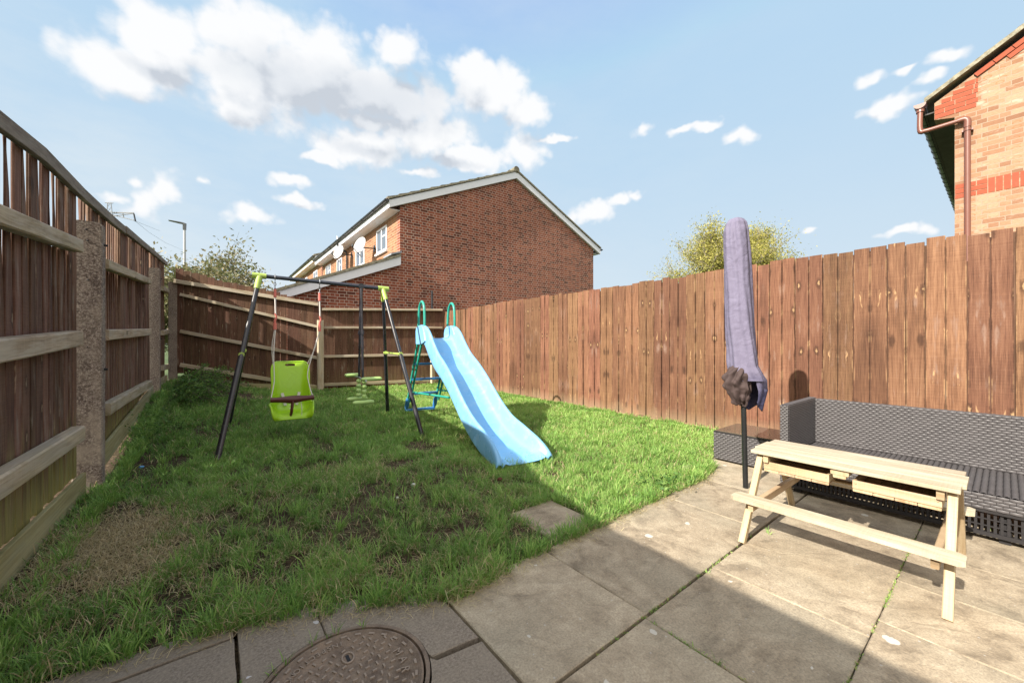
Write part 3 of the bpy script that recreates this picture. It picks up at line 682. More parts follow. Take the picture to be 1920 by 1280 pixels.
brail(PB, PC, (604,580),(829,581), .05, .09); brail(PB, PC, (607,614),(829,614), .05); brail(PB, PC, (607,668),(829,664), .06); brail(PB, PC, (607,721),(829,712), .07)
b = MB(); b.plank((PA[0]+.2, PA[1]-.08, .23), (PB[0], PB[1]-.02, .03), (0,0,1), .17, .022, secs=4); b.build('gravel_board', 'gravel_board', fb)
b = MB(); b.plank((1.885, 9.36, -.05), (1.885, 9.36, PL(600, 600, (1.885,9.36),(2.9,9.2))[2]), (1, .1, 0), .115, .10, ch=.006); b.build('post', 'post_pale', fb)
b = MB(); b.plank((4.42, 8.98, -.05), (4.42, 8.98, 1.25), (1, .1, 0), .09, .09, ch=.006); b.build('post', 'post_pale', fb)
b = MB(); q = PV(810, 545, 9.6); b.tube([(q[0], 9.6, 0), (q[0], 9.6, q[2])], .028, 8)
tag(b.build('metal_post', 'gutter_dark', loc=(q[0], 9.6, 0)), 'thin dark post standing just behind the end fence against the brick gable', 'post')

# ------------------------------------------------------------------ brick house beyond the end fence (terrace running away from us)
VH = 10.36; U0, U1, UA = 4.11, 12.28, 8.2; ZE, ZA = 5.0, 6.78
def tiled_roof(mb, vb0, vb1, p_eave, p_ridge, n, th=.05):
    """stepped tile courses from eave to ridge in the u,z profile, extruded along v"""
    (ue, ze), (ur, zr) = p_eave, p_ridge; prof = []
    for i in range(n):
        a, c = i/n, (i+1)/n
        prof.append((ue+(ur-ue)*a, ze+(zr-ze)*a+th)); prof.append((ue+(ur-ue)*c, ze+(zr-ze)*c+th*.42))
    prof += [(ur, zr), (ue, ze)]
    mb.prism([(u, vb0, z) for u, z in prof], (0, vb1-vb0, 0))
def block(name, v0, v1, dz, label):
    h = thing(name, (U0, v0, 0), label, 'house', None)
    b = MB()
    ze, za = ZE+dz, ZA+dz
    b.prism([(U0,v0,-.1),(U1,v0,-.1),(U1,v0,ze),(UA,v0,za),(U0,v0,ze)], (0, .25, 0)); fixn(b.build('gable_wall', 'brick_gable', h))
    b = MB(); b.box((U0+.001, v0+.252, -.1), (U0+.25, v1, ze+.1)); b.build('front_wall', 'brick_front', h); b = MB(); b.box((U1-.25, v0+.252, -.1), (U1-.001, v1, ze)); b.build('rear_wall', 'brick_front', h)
    sl = (za-ze)/(UA-U0); ue = U0-.32; ze2 = ze-sl*.32+.03
    b = MB(); tiled_roof(b, v0-.10, v1, (ue-.06, ze2+.11), (UA, za+.20), 14); tiled_roof(b, v0-.10, v1, (U1+.38, ze2+.11), (UA, za+.20), 14)
    rf = b.build('roof', 'roof_tile', h); fixn(rf)
    for (ua, za_, ub, zb_) in ((ue-.04, ze2+.085, UA, za+.175), (U1+.36, ze2+.085, UA, za+.175)):
        b = MB(); b.prism([(ua, v0-.125, za_), (ub, v0-.125, zb_), (ub, v0-.125, zb_+.055), (ua, v0-.125, za_+.055)], (0, .03, 0)); fixn(b.build('verge', 'verge_moss', rf))
    b = MB(); n = int((v1-v0)/.35)
    for i in range(n):
        a = v0-.1+(v1-v0)*i/n; b.tube([(UA, a, za+.235), (UA, a+(v1-v0)/n*.98, za+.225)], [.12, .105], 12)
    b.build('ridge_tiles', 'roof_tile', rf)
    b = MB(); w = .20
    b.prism([(ue, v0-.092, ze2-.12), (ue, v0-.092, ze2+.08), (UA, v0-.092, za+.165), (UA, v0-.092, za-.055)], (0, .09, 0))
    fixn(b.build('bargeboard', 'white_trim', h)); b = MB()
    b.prism([(U1+.32, v0-.092, ze2-.12), (U1+.32, v0-.092, ze2+.08), (UA+.002, v0-.092, za+.165), (UA+.002, v0-.092, za-.055)], (0, .09, 0))
    fixn(b.build('bargeboard', 'white_trim', h))
    b = MB(); b.box((ue-.022, v0-.095, ze2-.13), (ue-.002, v1, ze2+.08)); b.box((ue, v0, ze2-.13), (U0, v1, ze2-.118))
    b.build('fascia', 'cream_trim' if dz else 'white_trim', h); b = MB()
    b.box((U1+.322, v0-.095, ze2-.13), (U1+.34, v1, ze2+.08)); b.box((U1, v0, ze2-.13), (U1+.32, v1, ze2-.118)); b.build('fascia', 'cream_trim' if dz else 'white_trim', h)
    for s_, uu in ((-1, ue-.08), (1, U1+.40)):
        g_ = MB(); nn = max(2, int((v1-v0)/1.0))
        prof = [(uu+.058*math.cos(R(a)), ze2+.075+.055*math.sin(R(a))) for a in range(180, 361, 30)]+[(uu+.05, ze2+.075), (uu-.05, ze2+.075)]
        g_.prism([(u, v0-.13, z) for u, z in prof], (0, v1-v0+.1, 0), False)
        for i in range(nn+1):
            vv = v0-.1+(v1-v0)*i/nn; g_.prism([(uu+(u-uu)*1.12, vv, ze2+.075+(z-ze2-.075)*1.15) for u, z in prof], (0, .06, 0))
        fixn(g_.build('gutter', 'gutter_dark', h))
    return h
def front_window(h, va, vb, z0, z1, lights=2, glass='window_glass'):
    b = MB(); u = U0-.012; fw = .055
    b.box((u-.012, va, z0), (U0+.05, va+fw, z1)); b.box((u-.012, vb-fw, z0), (U0+.05, vb, z1))
    b.box((u-.012, va+fw, z0), (U0+.05, vb-fw, z0+fw)); b.box((u-.012, va+fw, z1-fw), (U0+.05, vb-fw, z1))
    w = (vb-va)/lights
    for i in range(1, lights): b.box((u-.010, va+w*i-.03, z0+fw), (U0+.05, va+w*i+.03, z1-fw))
    if lights == 2: b.box((u-.009, va+fw, z1-.30), (U0+.05, va+w-.03, z1-.26))
    f = b.build('window', 'white_trim', h)
    b = MB()
    b.add([(u+.003, va+.05, z0+.05), (u+.003, vb-.05, z0+.05), (u+.003, vb-.05, z1-.05), (u+.003, va+.05, z1-.05)], [(0,1,2,3)]); b.build('pane', glass, f)
    b = MB(); b.box((U0-.07, va-.03, z0-.06), (U0+.02, vb+.03, z0-.002)); b.build('window_sill', 'white_trim', f)
h1 = block('brick_house', VH, 19.9, 0, 'red brick terraced house whose big windowless gable rises behind the end fence')
h2 = block('brick_house', 20.0, 27.5, .22, 'farther terraced house, only its eaves and upper windows showing past the nearer one')
front_window(h1, 11.35, 12.25, 3.88, 4.62); front_window(h1, 13.5, 14.5, 3.8, 4.6); front_window(h1, 16.4, 17.2, 3.75, 4.55); front_window(h1, 18.3, 19.2, 3.8, 4.6)
front_window(h2, 21.0, 22.0, 3.9, 4.75); front_window(h2, 23.6, 24.5, 3.9, 4.75)
b = MB(); v = 15.5; b.tube([(U0-.40, v, 4.85), (U0-.38, v, 4.75), (U0-.07, v, 4.55), (U0-.06, v, 4.4), (U0-.06, v, 2.6)], .036, 8); b.build('downpipe', 'gutter_dark', h1)
b = MB(); b.tube([(U0-.4, 15.45, 4.95), (U0-.42, 15.45, 5.1), (U0-.36, 15.45, 5.02)], .03, 8); b.build('vent_pipe', 'white_trim', h1)
# lean-to along its front
h = thing('lean_to', (2.6, VH, 0), 'low brick lean-to with mossy tiled roof and white bargeboard against the gabled house', 'lean-to')
ul, zl = 1.15, 2.16
b = MB(); b.prism([(1.5,VH+.003,-.1),(U0-.003,VH+.003,-.1),(U0-.003,VH+.003,3.30),(1.5,VH+.003,2.22)], (0,.25,0)); b.box((1.5,VH+.254,-.1),(1.75,18.8,2.2)); fixn(b.build('wall', 'brick_gable', h))
b = MB(); tiled_roof(b, VH-.13, 19.0, (ul-.05, zl+.10), (U0-.004, 3.50), 9, .045); rf = fixn(b.build('roof', 'roof_tile', h))
b = MB(); b.prism([(ul-.03,VH-.155,zl+.085),(U0-.03,VH-.155,3.47),(U0-.03,VH-.155,3.54),(ul-.03,VH-.155,zl+.15)], (0,.03,0)); fixn(b.build('verge', 'verge_moss', rf))
b = MB(); b.prism([(ul,VH-.12,zl-.11),(U0-.02,VH-.12,3.24),(U0-.02,VH-.12,3.47),(ul,VH-.12,zl+.09)], (0,.1,0)); fixn(b.build('bargeboard', 'white_trim', h))
b = MB(); b.prism([(U0-.3,VH-.14,3.475),(U0-.005,VH-.14,3.57),(U0-.005,VH-.14,3.62),(U0-.3,VH-.14,3.52)], (0,.6,0)); fixn(b.build('flashing', 'lead', h))
def dish(px, py, u, label):
    q = PU(px, py, u); d_ = thing('satellite_dish', (U0, q[1], q[2]), label, 'satellite dish')
    aim = Vector((-.75, -.35, .28)).normalized(); a = aim.cross(Vector((0,0,1))).normalized(); c = aim.cross(a); b = MB(); secs = []
    for r in (.0, .1, .2, .3, .335): secs.append([tuple(Vector(q)+a*(r*.72*math.cos(2*math.pi*i/24))+c*(r*.84*math.sin(2*math.pi*i/24))+aim*(r*r*.6)) for i in range(24)])
    for r in (.335, .3, .2, .1, .001): secs.append([tuple(Vector(q)+a*(r*.72*math.cos(2*math.pi*i/24))+c*(r*.84*math.sin(2*math.pi*i/24))+aim*(r*r*.6-.012)) for i in range(24)])
    b.loft(secs, caps=False); fixn(b.build('reflector', 'dish', d_))
    b = MB(); Q = Vector(q); b.tube([Q-aim*.01, Q-aim*.06+Vector((0,0,-.02)), (U0, q[1], q[2]-.02)], .02, 8); b.box((U0-.012, q[1]-.07, q[2]-.12), (U0, q[1]+.07, q[2]+.08)); b.build('bracket', 'gutter_dark', d_)
    b = MB(); e = Q+aim*.36-Vector((0,0,.22)); b.tube([Q-Vector((0,0,.33)), e], .012, 6); b.tube([e, e+Vector((0,0,.09))-aim*.03], .028, 8); b.build('feed_arm', 'gutter_dark', d_)
dish(677, 461, U0-.42, 'pale satellite dish beside the larger upper windows, nearer the gable'); dish(637, 474, U0-.42, 'pale satellite dish next to the black downpipe, farther from the gable')

# ------------------------------------------------------------------ buff brick house on the right
UR = 9.5
hr = thing('brick_house', (UR, .5, 0), 'buff brick house with red brick bands and brown downpipe rising above the right fence', 'house')
vc = PU(1790, 300, UR)[1]; e0 = PU(1733, 188, UR-.1); e1 = PU(1920, 47, UR-.1); sl = (e1[2]-e0[2])/(e0[1]-e1[1])
vk = PU(1752, 240, UR)[1]; zk = PU(1752, 232, UR)[2]
def rz(v): return e0[2]+(e0[1]-v)*sl
b = MB(); vr = -4.2
b.prism([(UR, vc, -.1), (UR, vc, zk), (UR, vk, zk+.06), (UR, vk, rz(vk)-.13), (UR, vr, rz(vr)-.13), (UR, 2*vr-vc, rz(vc)-.1), (UR, 2*vr-vc, -.1)], (.25, 0, 0)); fixn(b.build('gable_wall', 'brick_buff', hr))
b = MB(); b.box((UR+.251, vc-.25, -.1), (UR+9, vc-.001, zk)); b.build('side_wall', 'brick_buff', hr)
b = MB()
rs = random.Random(2)
def rb(v0, v1, z0, z1, t_=.006, u=UR): b.box((u-t_+rs.uniform(-.001,.001), v0+.005, z0+.005), (u+.02, v1-.005, z1-.005))
zb0 = PU(1791, 374, UR)[2]; zb1 = PU(1791, 347, UR)[2]; hh = (zb1-zb0)/3
for i in range(3):                                   # band: corner bricks then soldiers
    z = zb0+i*hh
    if i % 2: rb(vc-.112, vc, z, z+hh); rb(vc-.338, vc-.113, z, z+hh)
    else: rb(vc-.225, vc, z, z+hh); rb(vc-.338, vc-.226, z, z+hh)
v = vc-.338
while v > -4: rb(v-.0735, v, zb0, zb1); v -= .075
b.build('soldier_course', 'redbrick', hr)
b = MB(); z = zk+.06; i = 0                          # kneeler: red courses under the rake
while z < rz(vc-.36)-.1:
    vtop = min(vk, vk-(z+.08-(rz(vk)-.15))/sl); vlow = vc-.245; v = vtop; first = (i % 2)
    while v > vlow+.03:
        w = .112 if first else .225; first = 0
        rb(max(v-w, vlow), v, z, z+.075); v -= w
    z += .075; i += 1
b.build('kneeler', 'redbrick', hr)
b = MB(); v = vc-.20; i = 0                          # stepped dentil course following the rake
ev = Vector((0, -1, sl)).normalized(); en = Vector((0, -sl, -1)).normalized()
while v > -3.4:
    a = Vector((UR, v, rz(v)-.14))
    for row, (off, t_) in enumerate(((0.0, .03), (.075, .014))):
        if row and i % 2 == 0 and i < 1: continue
        p = a+en*off+ev*(.11*row); q = p+ev*.205; r_ = en*.068
        b.prism([p-Vector((t_,0,0)), q-Vector((t_,0,0)), q+r_-Vector((t_,0,0)), p+r_-Vector((t_,0,0))], (t_+.02, 0, 0))
    v -= .215/math.sqrt(1+sl*sl); i += 1
fixn(b.build('rake_course', 'redbrick', hr))
b = MB(); vr_ = -4.2; n = 16; prof = []
for i in range(n):
    a, c = i/n, (i+1)/n; va = e0[1]+(vr_-e0[1])*a; vb_ = e0[1]+(vr_-e0[1])*c
    prof += [(va, rz(va)+.035), (vb_, rz(vb_)+.005)]
prof += [(vr_, rz(vr_)-.05), (e0[1], rz(e0[1])-.05)]
b.prism([(UR-.1, v, z) for v, z in prof], (9, 0, 0)); rf = fixn(b.build('roof', 'roof_tile', hr))
b = MB(); b.prism([(UR-.125, e0[1], rz(e0[1])-.055), (UR-.125, vr_, rz(vr_)-.055), (UR-.125, vr_, rz(vr_)+.015), (UR-.125, e0[1], rz(e0[1])+.015)], (.028,0,0)); fixn(b.build('verge', 'verge_moss', rf))
gv, gz_ = e0[1]+.05, e0[2]-.06
b = MB(); b.box((UR+.06, vc, gz_-.14), (UR+9, gv-.04, gz_-.12)); b.box((UR+.03, gv-.06, gz_-.15), (UR+9, gv-.04, gz_+.05)); b.build('soffit', 'soffit', hr)
b = MB(); prof = [(gv+.065*math.cos(R(a)), gz_+.07*math.sin(R(a))) for a in range(180, 361, 20)]
b.prism([(UR+.02, v, z) for v, z in prof], (9, 0, 0), False)
for i in range(22): b.prism([(UR+.3+i*.4, gv+(v-gv)*1.14, gz_+(z-gz_)*1.14+.004) for v, z in prof], (.07, 0, 0))
fixn(b.build('gutter', 'gutter_dark', hr))
b = MB(); prof = [(gv+.075*math.cos(R(a)), gz_+.075*math.sin(R(a))+.01) for a in range(180, 361, 20)]; b.prism([(UR-.13, v, z) for v, z in prof], (.17, 0, 0))
pv = PU(1814, 300, UR-.08)[1]; pzt = PU(1814, 222, UR-.08)[2]
b.tube([(UR-.06, gv, gz_-.04), (UR-.07, gv, gz_-.12)], .05, 14)
b.tube(catmull([(UR-.07, gv, gz_-.1), (UR-.08, gv, pzt+.03), (UR-.08, gv-.05, pzt-.0), (UR-.08, gv-.12, pzt-.005)], 4), .036, 14)
b.tube([(UR-.08, gv-.10, pzt-.005), (UR-.08, pv+.08, pzt+.0)], .034, 14)
b.tube(catmull([(UR-.08, pv+.10, pzt), (UR-.08, pv+.03, pzt), (UR-.08, pv, pzt-.04), (UR-.08, pv, pzt-.14)], 4), .042, 14)
b.tube([(UR-.08, pv, pzt-.08), (UR-.08, pv, 0)], .036, 14)
b.tube([(UR-.08, pv, pzt-.17), (UR-.08, pv, pzt-.20)], .045, 14); b.box((UR-.09, pv-.06, pzt-.2), (UR, pv+.06, pzt-.17))
b.build('downpipe', 'pipe_brown', hr)

# ------------------------------------------------------------------ children's slide
B0 = (.09, 3.36); sd2 = (-.511, .859); pw = (.859, .511)
def SL(s, w, z):
    a = WX(B0[0]+sd2[0]*s+pw[0]*w, B0[1]+sd2[1]*s+pw[1]*w); return Vector((a[0], a[1], z))
sl_ = thing('slide', SL(1.2, 0, 0), 'sky blue plastic wavy slide with green tube ladder standing on the lawn', 'slide')
path = catmull([Vector((s, 0, z)) for s, z in ((2.30,1.13),(2.10,1.125),(1.97,1.07),(1.82,.94),(1.62,.80),(1.38,.69),(1.16,.565),(.96,.42),(.76,.28),(.55,.165),(.32,.09),(.12,.056),(.0,.040),(-.06,.028))], 5)
def pathsec(scale_out=1.0):
    secs = []
    m = len(path)
    for i, p in enumerate(path):
        T = (path[min(i+1, m-1)]-path[max(i-1, 0)]).normalized(); N = Vector((-T.z, 0, T.x)); N = -N if N.z < 0 else N
        k = i/(m-1); wl = 1.0; wallh = .155+.02*math.sin(k*9)
        if k > .74: wallh *= 1-.90*((k-.74)/.26)**1.3
        if k > .66: wl = 1+.26*((k-.66)/.34)**1.4
        inner = [(-.222,-.055),(-.227,-.01),(-.230,wallh-.03),(-.224,wallh),(-.208,wallh+.009),(-.192,wallh-.004),(-.180,wallh-.05),(-.166,.035),(-.148,.008),(-.11,0),(0,-.004)]
        prof = inner+[(-a, b_) for a, b_ in inner[-2::-1]]
        q = [SL(p.x+N.x*h, w*wl, p.z+N.z*h) for w, h in prof]
        secs.append(q)
    return secs
b = MB(); b.loft(pathsec(), closed=False, caps=False)
chute = b.build('chute', 'slide_blue', sl_); so = chute.modifiers.new('s', 'SOLIDIFY'); so.thickness = .008; so.offset = 0
ss = chute.modifiers.new('ss', 'SUBSURF'); ss.levels = 1; ss.render_levels = 1
for s_ in (-1, 1):                                   # moulded hand-hold blocks at the top
    b = MB(); w0, w1 = .165*s_, .245*s_; prof = [(2.36,1.04),(2.37,1.20),(2.34,1.27),(2.27,1.30),(2.14,1.305),(2.04,1.28),(1.98,1.20),(1.93,1.08),(2.1,1.04)]
    secs = []
    for w, k in ((w0, .9), (w0+.012*s_, 1), (w1-.012*s_, 1), (w1, .92)):
        secs.append([SL(2.15+(s-2.15)*k, w, 1.17+(z-1.17)*k) for s, z in prof])
    b.loft(secs, smooth=False); o = fixn(b.build('side_block', 'slide_blue', sl_)); bv = o.modifiers.new('b', 'BEVEL'); bv.width = .012; bv.segments = 3
    b = MB(); wm = .210*s_
    b.tube(catmull([SL(2.33,wm,1.2), SL(2.31,wm,1.42), SL(2.27,wm,1.56), SL(2.18,wm,1.615), SL(2.09,wm,1.56), SL(2.06,wm,1.42), SL(2.06,wm,1.2)], 6), .0165, 12); b.build('handle', 'green_tube', sl_)
def lleg(w, k):                                     # point on ladder leg, k 0 top .. 1 foot
    return SL(2.30+.60*k, w*(.215)-.01, 1.08-1.03*k)
for s_ in (-1, 1):
    b = MB(); b.tube([lleg(s_, 0), lleg(s_, .95)], .0165, 12)
    b.tube([SL(2.14, .215*s_-.01, 1.06), SL(2.68, .215*s_-.01, .22)], .0165, 12); b.build('leg', 'green_tube', sl_)
    b = MB(); b.tube([lleg(s_, .80), lleg(s_, .84), lleg(s_, .93), lleg(s_, .96), lleg(s_, 1.0)], [.022,.034,.030,.020,.020], 12); b.build('foot_socket', 'blue_step', sl_)
for k in (.30, .52, .735, .985):
    b = MB(); a, c = lleg(-1, k), lleg(1, k); b.tube([a, c], .019, 10, flat=.9)
    dd = SL(2.0, 0, 0)-SL(2.05, 0, 0); b.add([a+dd*.9+Vector((0,0,.016)), c+dd*.9+Vector((0,0,.016)), c-dd*.5+Vector((0,0,.016)), a-dd*.5+Vector((0,0,.016)), a+dd*.9-Vector((0,0,.012)), c+dd*.9-Vector((0,0,.012)), c-dd*.5-Vector((0,0,.012)), a-dd*.5-Vector((0,0,.012))], [(0,1,2,3),(7,6,5,4),(0,4,5,1),(1,5,6,2),(2,6,7,3),(3,7,4,0)])
    fixn(b.build('step', 'blue_step', sl_))
for s_ in (-1, 1):
    b = MB(); b.tube([lleg(s_, .70), SL(1.16, .222*s_, .46)], .013, 10); b.build('brace', 'green_tube', sl_)

# ------------------------------------------------------------------ swing frame
sw = thing('swing_frame', (1.0, 4.95, 0), 'dark metal tube swing frame with lime green corner joints on the shaded lawn', 'swing frame')
TL = Vector(PD(487, 517, 4.19)); TR = Vector(PD(718, 541, 4.94)); 
FL = Vector((.02, 4.24, 0)); BL = Vector((.15, 5.87, 0)); FRt = Vector((1.88, 4.07, 0)); BR = Vector((2.09, 5.75, 0))
for f_ in (FL, BL, FRt, BR): f_.z = gz(f_.x, f_.y)-.01
b = MB(); ax = (TR-TL).normalized(); b.tube([TL-ax*.04, TR+ax*.03], .0215, 14); b.build('top_bar', 'bar_blue', sw)
for T_, ft in ((TL, FL), (TL, BL), (TR, FRt), (TR, BR)):
    d_ = (ft-T_); b = MB(); b.tube([T_+d_*.06, T_+d_*.50], .0215, 14); b.tube([T_+d_*.47, T_+d_*1.0], .0255, 14); b.build('leg', 'black_tube', sw)
for T_, f1, f2, s_ in ((TL, FL, BL, -1), (TR, FRt, BR, 1)):
    b = MB(); b.tube([T_+ax*(.07*s_), T_-ax*(.06*s_)], .031, 12); b.tube([T_, T_+(f1-T_)*.085], [.030, .028], 12); b.tube([T_, T_+(f2-T_)*.085], [.030, .028], 12)
    b.ball(T_, .030); b.build('corner_joint', 'lime_joint', sw)
    k = .47; p1 = T_+(f1-T_)*k; p2 = T_+(f2-T_)*k; b = MB(); b.tube([p1, p2], .0125, 10); b.tube([p1-(p2-p1)*.03, p1+(p2-p1)*.05], .026, 10); b.tube([p2+(p2-p1)*.02, p2-(p2-p1)*.05], .026, 10); b.build('cross_brace', 'lime_joint', sw)
def onbar(px):
    r = (px-960)/F; best = min((i/400 for i in range(401)), key=lambda k: abs((lambda p: ((p.x*CA-p.y*SA)/(p.x*SA+p.y*CA))-r)(TL+(TR-TL)*k)))
    return TL+(TR-TL)*best

# toddler swing seat hanging from the bar
HA, HB = onbar(516), onbar(599)
ts = thing('toddler_swing', (HA+HB)/2, 'lime green moulded toddler swing seat hanging by white ropes from the dark bar', 'swing seat')
ex = (HB-HA); ex.z = 0; ex.normalize(); fw_ = Vector((ex.y, -ex.x, 0)); fw_ = fw_ if fw_.y < 0 else -fw_
sc_ = (HA+HB)/2; base = Vector((sc_.x, sc_.y, 0))+ex*-.0
ctr = Vector(PD(547, 727, 4.28)); base = Vector((ctr.x, ctr.y, 0))-fw_*.04
def SS(x, f_, z): return base+ex*x+fw_*f_+Vector((0, 0, z))
prof = catmull([Vector((f_, 0, z)) for f_, z in ((-.165,.845),(-.150,.80),(-.125,.70),(-.105,.58),(-.095,.46),(-.075,.36),(-.02,.300),(.08,.285),(.155,.29),(.19,.268),(.195,.245))], 3)
hw = np.interp(np.linspace(0, 1, len(prof)), [0, .06, .15, .3, .5, .7, .9, 1], [.135, .17, .19, .185, .20, .215, .19, .17])
side = np.interp(np.linspace(0, 1, len(prof)), [0, .1, .3, .5, .7, .88, 1], [.004, .025, .055, .09, .11, .06, .0])
nx_ = 14; vs = []; 
for i, p in enumerate(prof):
    T = (prof[min(i+1, len(prof)-1)]-prof[max(i-1, 0)]).normalized(); N = Vector((-T.z, 0, T.x)); N = N if (N.x+N.z) > 0 else -N
    for j in range(nx_+1):
        a = -1+2*j/nx_; lift = side[i]*max(0, (abs(a)-.62)/.38)**1.4; xx = a*hw[i]*(1-.02*abs(a))
        vs.append(SS(xx, p.x+N.x*lift, p.z+N.z*lift))
fs = [(i*(nx_+1)+j, i*(nx_+1)+j+1, (i+1)*(nx_+1)+j+1, (i+1)*(nx_+1)+j) for i in range(len(prof)-1) for j in range(nx_) if not (2 <= i <= 2 and 5 <= j <= 8)]
b = MB(); b.add(vs, fs, None, True); o = b.build('seat_shell', 'seat_lime', ts)
so = o.modifiers.new('s', 'SOLIDIFY'); so.thickness = .012; so.offset = 0; ss = o.modifiers.new('ss', 'SUBSURF'); ss.levels = 2; ss.render_levels = 2
b = MB(); n_ = len(prof)-1                        # rolled rim
rim = [vs[i*(nx_+1)] for i in range(n_, 0, -1)]+[vs[j] for j in range(0, nx_+1)]+[vs[i*(nx_+1)+nx_] for i in range(1, n_+1)]+[vs[n_*(nx_+1)+j] for j in range(nx_, -1, -1)]
b.tube(rim, .0105, 8); b.build('rim', 'seat_lime', ts)
b = MB(); bar = [SS(x, .175-.25*abs(x)**1.6-.0, .45+.0*x+.03*abs(x)) for x in np.linspace(-.205, .205, 15)]
b.tube(bar, [.021+.012*math.exp(-(x/.09)**2) for x in np.linspace(-1, 1, 15)*.205], 12, flat=1.3); 
b.tube([SS(0,.175,.44), SS(-.008,.19,.38), SS(-.015,.19,.315), SS(-.02,.175,.285)], [.030,.030,.028,.026], 10, flat=.5); b.build('safety_bar', 'maroon', ts)
b = MB()
for (x0, z0) in ((-.028,.40),(-.012,.375),(-.03,.36),(-.015,.345)): b.ball(SS(x0, .21, z0), .006, 8, 5, (1,.5,1))
b.build('printed_dots', 'rope', ts)
for s_ in (-1, 1):                                 # webbing seen through the seat
    b = MB(); b.plank(SS(.085*s_, -.075, .50), SS(.055*s_, -.045, .36), ex, .028, .003); b.build('harness_strap', 'rope', ts)
for s_, HH in ((-1, HA), (1, HB)):
    hk = MB(); p = HH+Vector((0,0,-.02)); hk.tube(catmull([p+Vector((0,0,.055)), p+fw_*.028+Vector((0,0,.02)), p+Vector((0,0,-.015)), p-fw_*.028+Vector((0,0,.02)), p+Vector((0,0,.055))], 5), .004, 6)
    for i in range(4):
        q = p+Vector((0,0,-.025-.03*i)); dd = ex if i % 2 else fw_
        hk.tube(catmull([q+Vector((0,0,.022)), q+dd*.011, q-Vector((0,0,.022)), q-dd*.011, q+Vector((0,0,.022))], 4), .0035, 6)
    hk.build('hook', 'steel', ts)
    up = Vector(SS(.20*s_, -.1, .8)); topr = p+Vector((0,0,-.16)); dn = Vector((0,0,-1))
    b = MB(); b.tube([topr+Vector((0,0,.05)), topr+dn*.04], [.013, .016], 10); b.tube(catmull([topr+dn*.22, topr+dn*.26+ex*.012, topr+dn*.30, topr+dn*.34], 4), [.009]*6+[.012]*7, 10); b.tube([topr+dn*.33, topr+dn*.40], [.017, .017], 10); b.build('rope_adjuster', 'rope_red', ts)
    b = MB(); rp = .0055; kn = topr+dn*.38
    b.tube([topr, topr+dn*.24+ex*.006], .008, 8)
    b.tube(catmull([kn, kn+(SS(.17*s_,-.13,.80)-kn)*.5-ex*.02*s_*-1, SS(.165*s_,-.13,.80)], 5), rp, 7)
    b.tube(catmull([kn+ex*.006, kn+(SS(.15*s_,-.02,.78)-kn)*.55+ex*.015*s_, SS(.165*s_,.0,.74), SS(.168*s_,.03,.62), SS(.20*s_,.10,.46)], 5), rp, 7)
    b.build('rope', 'rope', ts)
b = MB(); b.tube([SS(.075, .16, .44), SS(.085, .19, .34), SS(.083, .19, .235)], .003, 6); b.build('dangling_cord', 'rope', ts)

# two seat glider
GA = onbar(677); gl = thing('glider_swing', GA, 'two seated green glider swing with beaded centre posts hanging from the dark frame', 'glider swing')
yv = Vector((ax.y, -ax.x, 0)).normalized(); yv = yv if yv.y < 0 else -yv
def GG(x, y, z): return Vector((GA.x, GA.y, 0))+Vector((ax.x, ax.y, 0)).normalized()*x+yv*y+Vector((0,0,z))
zb_ = Vector(PD(676, 708, 4.75)).z
for y in (-.10, .09):
    b = MB(); b.tube([GG(0,.0+y*.15,GA.z-.03), GG(0, y, zb_)], .0155, 12)
    b.tube([GG(0,y*.8,1.22), GG(0,y*.85,1.17)], .019, 10); b.build('hanger_tube', 'black_tube', gl)
b = MB(); b.tube([GG(0,-.02,GA.z), GG(0,.02,GA.z)], .036, 12); b.tube([GG(-.012,0,GA.z+.03), GG(.012,0,GA.z-.06)], .016, 8); b.build('bracket', 'gutter_dark', gl)
b = MB(); b.tube([GG(-.03,-.26,zb_+.0), GG(0,-.06,zb_-.005), GG(.0,.1,zb_-.03), GG(0,.25,zb_-.02)], .011, 10); b.build('pivot_bar', 'steel', gl)
for s_ in (-1, 1):
    y = .21*s_; xo = -.055 if s_ < 0 else .075; w = .095 if s_ < 0 else .12; zt = zb_+(.02 if s_ < 0 else -.005)
    b = MB(); b.loft([[tuple(GG(xo+x, y, zt)+Vector((0,0,1))*(.024*kk*math.sin(a))+yv*(.036*kk*math.cos(a))) for a in np.linspace(0, 2*math.pi, 13)[:-1]] for x, kk in ((-w,.35),(-w+.01,.8),(-w+.03,1),(w-.03,1),(w-.01,.8),(w,.35))]); b.build('seat_pad', 'lime_pale', gl)
    yb = .055*s_; xb = -.012 if s_ < 0 else .018; z = zb_-.05
    b = MB()
    for i in range(4): b.ball(GG(xb, yb+.02*s_, z-.058*i), .030, 14, 8, (1, 1, .92))
    b.build('beaded_post', 'lime_pale', gl)
    b = MB(); zz_ = z-.228-(0 if s_ < 0 else .015); xq = -.015 if s_ < 0 else -.0
    b.tube([GG(xq+x, yb+.07*s_, zz_) for x in (-.125,-.115,-.095,0,.095,.115,.125)], [.008,.02,.025,.025,.025,.02,.008], 12); b.build('footrest', 'lime_pale', gl)

